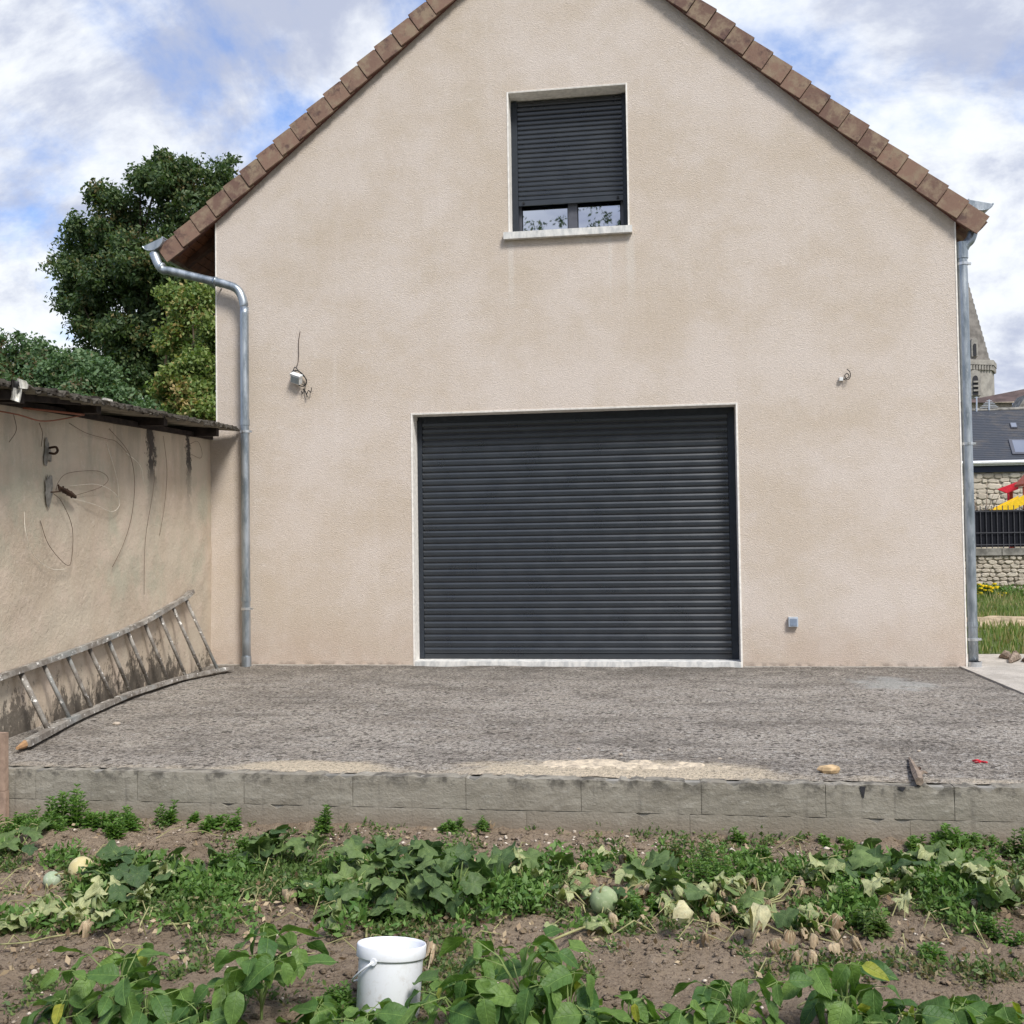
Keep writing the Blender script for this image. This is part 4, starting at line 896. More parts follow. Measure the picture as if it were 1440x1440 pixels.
g = G(); a = at(1430, 577, YD-2); b = at(1444, 554, YD-2); c = at(1475, 577, YD-2); g.add([a, c, b, a+Vector((0, 1.5, 0)), c+Vector((0, 1.5, 0)), b+Vector((0, 1.5, 0))], [(0, 1, 2), (0, 2, 5, 3), (1, 4, 5, 2), (3, 5, 4)]); g.build('dormer_gable', M_coping, db)
def aerial(px, py0, py1, lab, bars):
    p = at(px, py0, YB+DR-.1); q = at(px, py1, YB+DR-.1); g = G(); g.tube([p, q], .03, 5)
    for f_, w_ in bars: z = p.lerp(q, f_); g.tube([z-Vector((w_, 0, 0)), z+Vector((w_, 0, 0))], .016, 4)
    tag(g.build('roof_aerial', M_steel), lab, 'aerial')
aerial(1373.5, 580, 558, 'thin aerial mast on the slate roof ridge beside the downpipe', [(.97, .08)])
aerial(1391, 577, 562, 'pale toothed television aerial on the slate roof ridge', [(.3, .35), (.45, .28), (.6, .22), (.75, .16), (.9, .1)])
# church tower
YC = 150.0; sx = (at(1398, 560, YC+4.6).x-at(1351, 560, YC+4.6).x); ccx = at(1351, 560, YC+sx).x
ch = thing('church_tower', (ccx, YC+sx, 0), 'pale stone church tower with tall stone spire beyond the roofs', 'church tower')
zcor = at(1390, 505, YC).z; zcor0 = at(1390, 512, YC).z; apz = at(1352, 345, YC+sx).z
cyc = YC+sx
def octo(r_, z, rot=0.0): return [(ccx+r_*math.cos(PI/8+rot+k*PI/4)/math.cos(PI/8)*1.0, cyc+r_*math.sin(PI/8+rot+k*PI/4)/math.cos(PI/8), z) for k in range(8)]
def octs(levels, m_, nm, rot=0):
    g = G(); vs = [p for r_, z in levels for p in octo(r_, z, rot)]; g.add(vs, [(8*i+k, 8*i+(k+1) % 8, 8*i+8+(k+1) % 8, 8*i+8+k) for i in range(len(levels)-1) for k in range(8)]+[tuple(8*(len(levels)-1)+k for k in range(8))]); return g.build(nm, m_, ch)
rot = math.radians(22)
tw = octs([(sx*.94, -1), (sx*.94, zcor0)], M_church, 'tower', rot); octs([(sx*1.02, zcor0), (sx*1.02, zcor)], M_church, 'cornice', rot)
g = G()
for k in range(64):
    a = 2*PI*k/64; 
    p0, p1 = octo(sx*.97, 0, rot)[(k//8) % 8], octo(sx*.97, 0, rot)[(k//8+1) % 8]; t_ = (k % 8+.5)/8; x_ = p0[0]+(p1[0]-p0[0])*t_; y_ = p0[1]+(p1[1]-p0[1])*t_; g.box((x_-.14, y_-.2, zcor0-.75), (x_+.14, y_+.2, zcor0-.05))
g.build('corbel_table', M_church, ch)
nL = 22; lv = []
for k in range(nL): t_ = k/nL; r_ = sx*.84*(1-t_)+.05; lv += [(r_, zcor+(apz-zcor)*t_), (r_*.985, zcor+(apz-zcor)*(t_+1/nL)-.02)]
octs(lv, M_churchdark, 'spire', rot)
def lancet(px, py0, py1, wpx, nm, yoff=-.4, lou=3):
    # find face depth: use plane YC slightly in front
    Yf = YC + yoff; c = at(px, (py0+py1)/2, Yf); w_ = wpx/1440*165; h0 = at(px, py1, Yf).z; h1 = at(px, py0, Yf).z
    def arch(w2, top, dy, z0): 
        pts = [(c.x-w2, z0), (c.x+w2, z0)]+[(c.x+w2*math.cos(a)**.8 if a < PI/2 else c.x-w2*abs(math.cos(a))**.8, top-w2*1.5+w2*1.5*math.sin(a)) for a in [PI*k/8 for k in range(9)]]
        vs = [(x_, Yf+dy, z_) for x_, z_ in pts]+[(x_, Yf+dy+1.5, z_) for x_, z_ in pts]; n = len(pts); g.add(vs, [tuple(range(n))]+[(k, (k+1) % n, n+(k+1) % n, n+k)[::-1] for k in range(n)])
    g = G(); arch(w_*1.0, h1+.9, .08, h0); o = g.build(nm, M_church, ch); g = G(); arch(w_*.45, h1, -.05, h0+.1); g.build('opening', M_louver, o)
    for k in range(lou):
        z_ = h0+(h1-h0)*(.2+.22*k); g = G(); g.box((c.x-w_*.45, Yf-.25, z_), (c.x+w_*.45, Yf-.051, z_+.25)); g.build('louvre', M_church, o)
lancet(1372, 528, 556, 7, 'belfry_window', -.35); lancet(1371, 483, 501, 4, 'lucarne', .3, 0)

# ================================================================ VEGETATION helpers
def leaf_cloud(centers, radii, per, size, seed, flat=.0, aspect=.5, droop=.3):
    r = np.random.default_rng(seed); n = len(centers)*per
    c = np.repeat(np.asarray(centers), per, 0); rad = np.repeat(np.asarray(radii), per)
    d = r.normal(size=(n, 3)); d /= np.linalg.norm(d, axis=1)[:, None]; p = c + d*(rad*(r.random(n)**.45))[:, None]*np.array([1, 1, .8])
    a = r.normal(size=(n, 3)); a[:, 2] -= droop; a /= np.linalg.norm(a, axis=1)[:, None]
    b = np.cross(a, r.normal(size=(n, 3))); b /= np.linalg.norm(b, axis=1)[:, None]
    s = size*(.6+.8*r.random(n))[:, None]; nn = np.cross(a, b)
    v = np.stack([p, p+a*s*.45+b*s*aspect*.5+nn*s*.06, p+a*s, p+a*s*.45-b*s*aspect*.5+nn*s*.06], 1).reshape(-1, 3)
    i = np.arange(n)*4; f = np.stack([i, i+1, i+2, i+3], 1); return v, f
def crown_points(lobes, n, seed, shell=.55):
    r = np.random.default_rng(seed); out = []; w = np.array([l[3]*l[4]*l[5] for l in lobes]); w = w**.8/np.sum(w**.8)
    for l, k in zip(lobes, (w*n).astype(int)):
        d = r.normal(size=(k, 3)); d /= np.linalg.norm(d, axis=1)[:, None]; rr = (shell+(1-shell)*r.random(k)**.6)*(1+.16*r.normal(size=k))
        out.append(np.array(l[:3])+d*rr[:, None]*np.array(l[3:6]))
    return np.concatenate(out)
def tree(label, base, lobes, n, per, size, m_, seed, cr=.34, trunk_r=.2, nm='tree', group=None, limbs=26, cat='tree', aspect=.5, sub=0):
    root = thing(nm, base, label, cat, group); r = random.Random(seed)
    if sub:
        L2 = []
        for l in lobes:
            L2.append((l[0], l[1], l[2], l[3]*.72, l[4]*.72, l[5]*.72))
            for q in range(sub):
                d = Vector((r.gauss(0, 1), r.gauss(0, 1), r.gauss(.15, 1))).normalized(); k = r.uniform(.24, .46); L2.append((l[0]+d.x*l[3]*.84, l[1]+d.y*l[4]*.84, l[2]+d.z*l[5]*.84, l[3]*k, l[4]*k, l[5]*k*.7))
        P = crown_points(L2, n, seed, .35)
    else: P = crown_points(lobes, n, seed)
    v, f = leaf_cloud(P, np.full(len(P), cr)*rng.uniform(.6, 1.3, len(P)), per, size, seed+1, aspect=aspect); link('crown', me('crown', v, f, m_), root)
    base = Vector(base); cen = sum((Vector(l[:3]) for l in lobes), Vector())/len(lobes); g = G(); top = Vector((cen.x, cen.y, cen.z+lobes[0][5]*.3))
    g.tube([base, base.lerp(top, .3)+Vector((.1, 0, 0)), base.lerp(top, .65), top], [trunk_r, trunk_r*.8, trunk_r*.5, trunk_r*.15], 8)
    for k in range(limbs):
        e = Vector(P[r.randrange(len(P))]); s = base.lerp(top, r.uniform(.3, .9)); md = s.lerp(e, .5)+Vector((0, 0, r.uniform(0, .5))); g.tube([s, md, e], [trunk_r*.3, trunk_r*.16, .015], 5)
    g.build('trunk', M_bark, root); return root
def lobe(px, py, rpx, Y, ry=None, k=1.0):
    c = at(px, py, Y); s = (Y-CAM.y)/1440; return (c.x, c.y, c.z, rpx*s, (ry or rpx*k)*s if ry is None else ry, rpx*s*.95)
YT = 13.0
tree('tall dark green tree with browning tips behind the outbuilding', (at(250, 600, YT).x, YT, -.5),
     [lobe(262, 290, 72, YT), lobe(170, 315, 58, YT), lobe(120, 345, 40, YT+.5), lobe(112, 400, 42, YT), lobe(150, 400, 55, YT-.5), lobe(215, 400, 80, YT-.5), lobe(290, 400, 75, YT), lobe(130, 460, 52, YT), lobe(190, 490, 68, YT-.6), lobe(250, 500, 80, YT), lobe(230, 250, 38, YT), lobe(310, 245, 30, YT+.3), lobe(105, 320, 22, YT), lobe(90, 375, 24, YT)],
     2300, 50, .115, M_lf_dark, 31, .25, .24, sub=7, limbs=40)
tree('lighter green tree against the left house corner above the outbuilding roof', (at(285, 620, 10).x, 10, -.5),
     [lobe(290, 520, 42, 9.5), lobe(262, 545, 42, 9.2), lobe(305, 470, 36, 9.6), lobe(245, 575, 34, 9.2), lobe(300, 585, 40, 9), lobe(270, 445, 30, 10), lobe(240, 420, 24, 10.4), lobe(285, 415, 26, 10), lobe(240, 480, 30, 10)],
     640, 46, .095, M_lf_light, 41, .23, .14, limbs=12, aspect=.6, sub=6)
tree('bushy blue green shrub tree behind the outbuilding roof at the left edge', (at(90, 640, 9).x, 9, -.5),
     [lobe(40, 505, 40, 9), lobe(-20, 500, 40, 9), lobe(95, 520, 40, 8.6), lobe(140, 530, 38, 8.4), lobe(60, 550, 50, 8.4), lobe(120, 565, 46, 8.2), lobe(165, 560, 25, 8.2), lobe(0, 540, 50, 8.6), lobe(195, 590, 30, 8)],
     950, 42, .085, M_lf_bush, 51, .21, .13, limbs=20, aspect=.62, sub=6)
# trees behind camera: two mirrored in window, unseen rest added for slat reflections
bt = None
spots = [(-1.3, -29, 14.7, 2.4), (1.7, -29, 15.6, 2.6), (-9.5, -28, 11.5, 4.2), (9.5, -28, 12.0, 4.2), (-17.5, -27, 11.5, 4.4), (18, -26, 11, 4.4), (-26, -22, 10, 4.2), (27, -20, 10, 4.2)]
for i, (x_, y_, h_, r_) in enumerate(spots):
    lab = ['slim tree mirrored in the left window pane', 'taller tree mirrored in the right window pane'][i] if i < 2 else 'unseen leafy tree added behind the viewpoint to darken the shutter reflections'
    tree(lab, (x_, y_, -.5), [(x_, y_, h_*.62, r_*.8, r_*.8, h_*.36), (x_+r_*.3, y_, h_*.45, r_, r_, h_*.3), (x_-r_*.4, y_, h_*.35, r_, r_, h_*.28)], 700 if i < 2 else 330, 40 if i < 2 else 16, .17 if i < 2 else .42, M_lf_dark, 70+i, .5, .25, group='trees across the garden', limbs=8)

# ---- leaf meshes
def ovate(L, W, n, fold, curl, m_, name, seed, point=1.0):
    r = random.Random(seed); vs = []; fs = []
    for i in range(n+1):
        t_ = i/n; wd = W*.5*(t_**.45)*((1-t_)**.75)*1.62*(1+.05*math.sin(seed*3+i)) if 0 < i < n else 0.0
        z = -curl*L*t_*t_; x_ = L*t_
        for s_ in (-1, -.5, 0, .5, 1): vs.append((x_, s_*wd, z+abs(s_)*wd*fold + (.06*W*math.sin(t_*9+s_*2+seed) if abs(s_) == 1 else 0)))
    for i in range(n):
        for j in range(4): a = 5*i+j; fs.append((a, a+5, a+6, a+1))
    return me(name, vs, fs, m_, True)
def palmate(R, m_, name, seed, wilt=0.0):
    r = random.Random(seed); n = 20; vs = [(R*.15, 0, .0)]; fs = []
    for q, rr in enumerate((.5, .82, 1.0)):
        for k in range(n):
            a = 2*PI*(k+.5)/n; lob = 1+.12*math.cos(5*a)+r.uniform(-.07, .07)*rr+(.05*math.cos(11*a) if q == 2 else 0); 
            notch = 1-.55*math.exp(-((abs(a-PI))/.25)**2)*rr
            rad = R*rr*lob*notch; cup = .20*R*math.sin(2*a+seed)*rr*rr+.11*R*math.sin(5*a+seed*2)*rr+r.uniform(-.05, .05)*R*rr
            if wilt: fold_ = 1-.62*wilt*rr; x_, y_, z_ = rad*math.cos(a)*fold_, rad*math.sin(a)*fold_*.7, -wilt*R*rr*rr*(.95+.25*math.sin(7*a+seed)) + cup*1.6 + r.uniform(-.16, .16)*R*rr
            else: x_, y_, z_ = rad*math.cos(a), rad*math.sin(a), cup-.10*R*rr*rr
            vs.append((x_+r.uniform(-.03, .03)*R, y_+r.uniform(-.03, .03)*R, z_))
    for k in range(n):
        k2 = (k+1) % n; fs.append((0, 1+k, 1+k2))
        for q in range(2): a = 1+q*n; fs.append((a+k, a+n+k, a+n+k2, a+k2))
    return me(name, vs, fs, m_, True)
BL = [ovate(.115, .092, 8, .25, c_, M_lf_bean, 'leaf', s_) for s_, c_ in enumerate((.15, .35, .55, .25))]
BLY = [ovate(.08, .055, 7, .35, .4, M_lf_beany, 'leaf', 9)]
ML = [palmate(.085, M_lf_melon, 'leaf', s_) for s_ in range(4)]; MP = [palmate(.08, M_lf_melonp, 'leaf', s_+10, .25) for s_ in range(3)]
MD = [palmate(.075, M_lf_dry, 'withered_leaf', s_+20, .8+.15*s_) for s_ in range(3)]
MPW = [palmate(.085, M_lf_melonp, 'leaf', 33, .75)]
M_lf_cream = leafmat('cream_leaf', (.44, .42, .26), (.56, .52, .34), None, isl=False, rough=.8, trans=.2, spot=(.36, .26, .16), vein='none')
MPC = palmate(.085, M_lf_cream, 'leaf', 35, .6)
SPR = [ovate(.055, .026, 5, .2, .25, M_lf_weed, 'leaf', 50)]
def orient(p, yaw, pitch, roll, sc): return Matrix.Translation(p) @ Euler((roll, pitch, yaw), 'XYZ').to_matrix().to_4x4() @ Matrix.Diagonal((sc, sc, sc, 1))
def bean(px, py, hgt, spread, label, nst=6, seed=0, yellow=0.08, big=1.0):
    r = random.Random(seed); b = gnd(px, py, GZ+.03); b.z = soilz(b.x, b.y)-.01; root = thing('bean_plant', tuple(b), label, 'bean plant', 'bush bean plants in the front row'); st = G()
    st.tube([b, b+Vector((0, 0, hgt*.45))], [.006, .005], 5)
    nst += 3
    for k in range(nst):
        a = 2*PI*k/nst+r.uniform(-.6, .6); hh = hgt*r.uniform(.30, 1.0) if k else hgt; rad = spread*r.uniform(.35, 1.0) if k else spread*.15
        s0 = b+Vector((0, 0, hgt*r.uniform(.1, .4))); e = b+Vector((math.cos(a)*rad, math.sin(a)*rad, hh)); md = s0.lerp(e, .5)+Vector((0, 0, .04)); st.tube([s0, md, e], [.0035, .003, .002], 5)
        for j, da in enumerate((0, 1.9, -1.9)):
            yw_ = a+da+r.uniform(-.4, .4); q = e+Vector((math.cos(yw_), math.sin(yw_), 0))*.014; q = q if j else q+Vector((math.cos(a), math.sin(a), .15))*.025
            st.tube([e, q], .0016, 4); m_ = r.choice(BLY if r.random() < yellow else BL)
            link('leaf', m_, root, orient(q, yw_, r.uniform(-.2, 1.25), r.uniform(-.8, .8), big*r.uniform(.6, 1.28)))
    st.build('stem', M_stem, root)
    return root
beans = [(95, 1440, .12, .10, 'small bean plant at the left of the front row', 2), (165, 1445, .25, .19, 'bean plant with thin pointed leaves standing left of the bushy bean', 8), (205, 1462, .17, .15, 'low bean plant between the two tall left beans', 6),
 (285, 1475, .13, .10, 'low bean plant just left of the bushy bean', 5), (368, 1452, .30, .17, 'bushy tall bean plant left of the white bucket', 9), (440, 1478, .13, .12, 'low bean plant between the bushy bean and the bucket', 6),
 (510, 1492, .15, .12, 'bean plant growing in front of the white bucket', 6), (650, 1474, .21, .15, 'bean plant immediately right of the white bucket', 7), (735, 1458, .29, .21, 'tallest bushy bean plant right of the bucket', 11), (800, 1476, .24, .17, 'wide bean plant right of the tallest bean', 8),
 (885, 1490, .17, .15, 'spreading bean plant in the middle right of the front row', 7), (950, 1492, .15, .15, 'low bean plant left of the gap in the right part of the front row', 6), (1040, 1474, .22, .15, 'bean plant with broad drooping leaves, third from the right', 8), (1190, 1462, .28, .14, 'tall bean plant with a yellow leaf, second from the right', 9),
 (1270, 1486, .15, .15, 'low bean plant beside the yellow leaved bean', 6), (1335, 1486, .15, .17, 'low spreading bean plant near the right end of the row', 7), (1405, 1484, .17, .15, 'bean plant at the right end of the front row', 7), (585, 1490, .10, .08, 'tiny bean plant at the foot of the bucket', 4)]
for i, (px, py, h_, s_, lab, n_) in enumerate(beans):
    bean(px, py, h_, s_, lab, n_+2, 100+i, .14 if 'yellow' in lab else .035)
def melonplant(px, py, w_, label, n=14, seed=0, pale=.2, dry=.15, hgt=.13, wd=None):
    r = random.Random(seed); b = gnd(px, py, GZ+.03); b.z = soilz(b.x, b.y); root = thing('melon_plant', tuple(b), label, 'melon plant', 'melon plants along the bed'); st = G(); sd_ = G()
    for k in range(int(n*1.9)):
        x_ = b.x+r.uniform(-w_, w_); y_ = b.y+r.uniform(-1, 1)*(wd or .22); z0 = soilz(x_, y_); u = r.random()
        hh = hgt*r.uniform(.3, 1.15); e = Vector((x_, y_, z0+hh)); s0 = Vector((b.x*.5+x_*.5+r.uniform(-.05, .05), b.y*.5+y_*.5, soilz(x_, y_)+.01))
        if u < dry:
            e.z = z0+r.uniform(.04, .09); link('withered_leaf', r.choice(MD), root, orient(e, r.uniform(0, 6.3), r.uniform(-.5, .5), r.uniform(-.5, .5), r.uniform(.6, 1.1))); sd_.tube([b, s0, s0.lerp(e, .6)+Vector((0, 0, .03)), e], [.004, .004, .0035, .0025], 5)
        elif u < dry+pale:
            link('leaf', r.choice(MP+MPW), root, orient(e, r.uniform(0, 6.3), r.uniform(-.3, .9), r.uniform(-.7, .7), r.uniform(.5, .95))); sd_.tube([b, s0, s0.lerp(e, .6)+Vector((0, 0, .03)), e], [.004, .004, .0035, .0025], 5)
        else:
            link('leaf', r.choice(ML), root, orient(e, r.uniform(0, 6.3), r.uniform(-.3, .95), r.uniform(-.7, .7), r.uniform(.45, .90))); st.tube([b, s0, s0.lerp(e, .6)+Vector((0, 0, .03)), e], [.004, .004, .0035, .0025], 5)
    if not st.v: st.tube([b, b+Vector((0, 0, .03))], .004, 4)
    st.build('stem', M_stem, root)
    if sd_.v: sd_.build('dry_stem', M_stemdry, root)
mel = [(20, 1215, .16, 'sparse dark leaved melon plant at the left photo edge', 6, .1, .1, .09, None), (115, 1290, .26, 'yellowing melon plant below the yellow melon', 20, .6, .18, .11, .22), (205, 1250, .22, 'melon plant right of the yellow melon', 13, .25, .1, .15, .2),
 (270, 1240, .20, 'melon plant with a white curled leaf in the left part of the bed', 10, .3, .15, .12, .16), (385, 1225, .24, 'melon plant with upright dark leaves near the bed middle left', 13, .12, .02, .15, .14), (465, 1275, .20, 'dark melon plant with a pale folded leaf above the bucket', 13, .2, .05, .12, .18),
 (545, 1240, .24, 'dense green melon plant behind the bucket', 18, .08, .03, .16, .2), (615, 1275, .26, 'largest dark green melon clump right of the bucket', 30, .0, .04, .20, .25), (690, 1235, .22, 'melon plant just right of the largest dark clump', 14, .2, .1, .13, .2),
 (770, 1250, .22, 'half withered melon plant left of the green melon', 13, .25, .35, .12, .2), (845, 1285, .22, 'withering melon plant around the green melon', 11, .35, .3, .08, .22), (925, 1255, .2, 'melon plant with brown shrivelled leaves right of the green melon', 13, .2, .5, .12, .22),
 (985, 1285, .22, 'melon plant with pale hanging leaves right of centre', 15, .3, .45, .12, .2), (1070, 1275, .24, 'melon plant with a big cream withered leaf', 15, .25, .45, .14, .2), (1125, 1310, .22, 'shrivelled melon plant with brown curled leaf heads', 12, .1, .75, .09, .14),
 (1190, 1262, .24, 'pale spotted melon plant right of the brown leaf heads', 14, .45, .1, .13, .2), (1260, 1235, .24, 'melon plant with large grey green spotted leaves near the wall', 15, .45, .1, .13, .2), (1330, 1250, .24, 'melon plant with a large pointed leaf near the right side', 15, .35, .25, .13, .25), (1415, 1270, .22, 'melon plant with yellow and brown leaves at the right photo edge', 16, .35, .35, .15, .28), (900, 1225, .2, 'low melon plant behind the green melon', 9, .3, .4, .10, .12)]
for i, (px, py, w_, lab, n_, pa, dr, hg, wd_) in enumerate(mel): melonplant(px, py, w_, lab, n_, 200+i, pa, dr, hg, wd_)
def melon(px, py, rad, m_, label, ribs=10, ell=1.0, rot=(0, 0, 0), z=.0):
    c = gnd(px, py, GZ+.05+rad*.6+z); n, k = 40, 20; vs = []; 
    for i in range(k+1):
        th = PI*i/k
        for j in range(n): a = 2*PI*j/n; r_ = rad*(1-.035*abs(math.sin(ribs*a/2))**.5*0-.03*(1-abs(math.sin(ribs*a/2)))**2); vs.append(Vector((r_*math.sin(th)*math.cos(a), r_*math.sin(th)*math.sin(a), rad*.93*ell*math.cos(th)*(1-.10*math.exp(-(th/.35)**2)))))
    E_ = Euler(rot).to_matrix(); vs = [c+E_ @ v_ for v_ in vs]; fs = [(i*n+j, (i+1)*n+j, (i+1)*n+(j+1) % n, i*n+(j+1) % n) for i in range(k) for j in range(n)]
    root = thing('melon', tuple(c), label, 'melon', 'melons in the bed'); g = G(); g.add(vs, fs); g.build('fruit', m_, root, True)
    top = c+E_ @ Vector((0, 0, rad*.85*ell)); g = G(); g.tube([top, top+E_ @ Vector((.01, .0, .02)), top+E_ @ Vector((.03, .01, .03))], [.006, .004, .004], 6); g.build('stalk', M_stemdry, root)
melon(114, 1222, .066, M_melA, 'yellow melon, largest, lying at the left of the bed', 0, 1.05, (.3, 1.0, .3)); melon(73, 1237, .044, M_melB, 'small whitish green striped melon left of the yellow one', 12, 1.0, (.2, .7, 0)); melon(849, 1266, .066, M_melC, 'round grey green melon in the middle of the bed', 10, 1.0, (.5, -.3, 0), .03); melon(936, 1243, .027, M_melB, 'tiny pale green melon right of the grey green one', 8, 1.0, (.3, .2, 0), .04)
# notable single leaves
def lone(px, py, h_, m_, yw_, pt, rl, sc, label, nm='fallen_leaf'):
    p = gnd(px, py, GZ+h_); o = link(nm, m_, None, orient(p, yw_, pt, rl, sc)); tag(o, label, 'leaf')
lone(1068, 1272, .20, MPC, 1.2, .35, .1, 1.25, 'large cream withered melon leaf hanging right of centre'); lone(968, 1275, .18, MPC, .3, .8, .3, .95, 'pale green hanging leaf left of the large cream leaf')
lone(467, 1285, .12, MP[0], 4.4, .5, 1.0, 1.1, 'whitish folded leaf above and left of the bucket'); lone(845, 1298, .08, MP[1], .1, .3, .2, 1.05, 'yellow green crumpled leaf below the grey green melon'); lone(415-275, 1248, .14, MP[2], 2.0, -.4, .9, 1.05, 'large pale upright leaf below the yellow melon')
for i, (px, py) in enumerate(((1088, 1320), (1120, 1338), (1143, 1335), (1170, 1325), (991, 1310), (757, 1258), (1422, 1252))):
    lone(px, py, .09, MD[i % 3], i*1.3, .15*i-.3, .2, .75, ['brown curled leaf head left of the row of three', 'lowest brown curled leaf head in the group right of centre', 'brown curled leaf head in the middle of the group right of centre', 'rightmost brown curled leaf head in the group right of centre', 'single brown curled leaf head hanging left of the group', 'pale brown shrivelled leaf hanging left of the green melon', 'brown shrivelled leaf head at the right side near the wall'][i], 'withered_leaf_head')
lone(608, 1322, .09, MD[2], 2.2, .7, .5, 1.25, 'large brown dead leaf right behind the bucket')
# vines on the soil
for i, (pts, lab) in enumerate((([(770, 1325), (800, 1312), (825, 1303), (850, 1296)], 'thick pale green vine leading to the yellow green leaf'), ([(215, 1300), (268, 1298), (285, 1285), (302, 1279)], 'bent vine on bare soil in the left part of the bed'), ([(515, 1318), (517, 1300), (527, 1280)], 'curved pale vine just above the bucket'), ([(310, 1275), (350, 1268), (400, 1262), (440, 1250)], 'long straight vine across the left bed'), ([(1285, 1430), (1130, 1420), (1140, 1405)], 'dry vine among the right beans'), ([(0, 1328), (40, 1325), (70, 1318), (110, 1312)], 'dry twig with a red brown leaf at the lower left'))):
    g = G(); g.tube(smoothpath([gnd(px, py, GZ+.045+.02*math.sin(k*1.5)) for k, (px, py) in enumerate(pts)]), .006 if i < 4 else .004, 6); tag(g.build('vine', M_stemdry, None, True), lab, 'vine')
# weeds
def weed(px, py, h_, w_, label, stems=7, seed=0, ls=.05, m_=None, name='weed', lay=7, yb=-5.62):
    r = random.Random(seed); b = gnd(px, py, GZ+.03) if yb is None else Vector((at(px, 1165, yb).x, yb, 0)); b.z = soilz(b.x, b.y)-.01
    root = thing(name, tuple(b), label, 'weed', 'green weeds'); st = G(); V = []; 
    for k in range(stems):
        bx = b+Vector((r.uniform(-w_, w_), r.uniform(-1, 1)*min(w_, .12)*.8, 0)); hh = h_*r.uniform(.5, 1.0)*(1-.3*abs(bx.x-b.x)/max(w_, .01)); tp = bx+Vector((r.uniform(-.03, .03), r.uniform(-.03, .03), hh)); st.tube([bx, tp], [.003, .0015], 4)
        for j in range(lay):
            t_ = (j+1)/lay; c = bx.lerp(tp, t_); nl = 4; 
            for q in range(nl):
                a = q*2*PI/nl+j*.8+r.uniform(-.3, .3); L = ls*1.25*(1.2-.6*t_)*r.uniform(.7, 1.25); up2 = .1+.7*t_+r.uniform(-.3, .3); d = Vector((math.cos(a), math.sin(a), up2)).normalized(); s_ = Vector((-math.sin(a), math.cos(a), 0)); md = c+d*L*.5+Vector((0, 0, .004)); V += [c, md+s_*L*.24, c+d*L-Vector((0, 0, L*.2)), md-s_*L*.24]
    v = np.array([tuple(p) for p in V]); i = np.arange(len(v)//4)*4; f = np.stack([i, i+1, i+2, i+3], 1)
    link('foliage', me('foliage', v, f, m_ or M_lf_weed), root); st.build('stem', M_stem, root)
weed(100, 1150, .26, .13, 'tall leafy green weed clump at the left end of the wall', 16, 1, .05, yb=-5.80); weed(150, 1160, .16, .15, 'spreading green weed right of the tall left clump', 18, 2, .045, yb=-5.85); weed(45, 1165, .15, .16, 'feathery low weed mound at the far left', 26, 3, .035, yb=-5.85); weed(-20, 1165, .15, .16, 'feathery weed mound cut by the left photo edge', 22, 33, .035, yb=-5.95); weed(180, 1145, .17, .04, 'thin upright weed touching the wall near the left clump', 4, 4, .04, yb=-5.7); weed(60, 1185, .10, .16, 'low weed carpet in front of the feathery mound', 22, 34, .032, yb=-6.02)
weed(233, 1150, .17, .06, 'medium weed leaning on the wall below the second joint', 6, 5, .04, yb=-5.68); weed(283, 1155, .10, .09, 'low broad weed against the wall left of the white snail stones', 7, 6, .045, yb=-5.68); weed(330, 1160, .12, .04, 'small upright weed left of the two round stones', 4, 7, .04, yb=-5.72)
weed(457, 1155, .18, .04, 'pointed upright weed against the wall at the middle left', 5, 8, .04, yb=-5.68); weed(635, 1155, .09, .05, 'short tuft against the wall at the photo middle', 6, 9, .035, yb=-5.63); weed(681, 1150, .12, .025, 'single small weed right of the short tuft', 3, 10, .03, yb=-5.63); weed(1035, 1165, .09, .025, 'tiny weed above the white rock', 3, 11, .035, yb=-5.65)
weed(1335, 1170, .15, .06, 'light green broad weed against the right part of the wall', 7, 12, .05, yb=-5.66); weed(1288, 1180, .10, .06, 'small green weed left of the light green weed', 6, 13, .035, yb=-5.68); weed(1370, 1185, .09, .04, 'small weed right of the light green weed', 4, 14, .035, yb=-5.66); weed(1175, 1178, .06, .10, 'dark flat weed under the cracked block', 7, 15, .035, yb=-5.64); weed(1398, 1175, .08, .02, 'thin weed at the right end of the wall foot', 2, 16, .03, yb=-5.62)
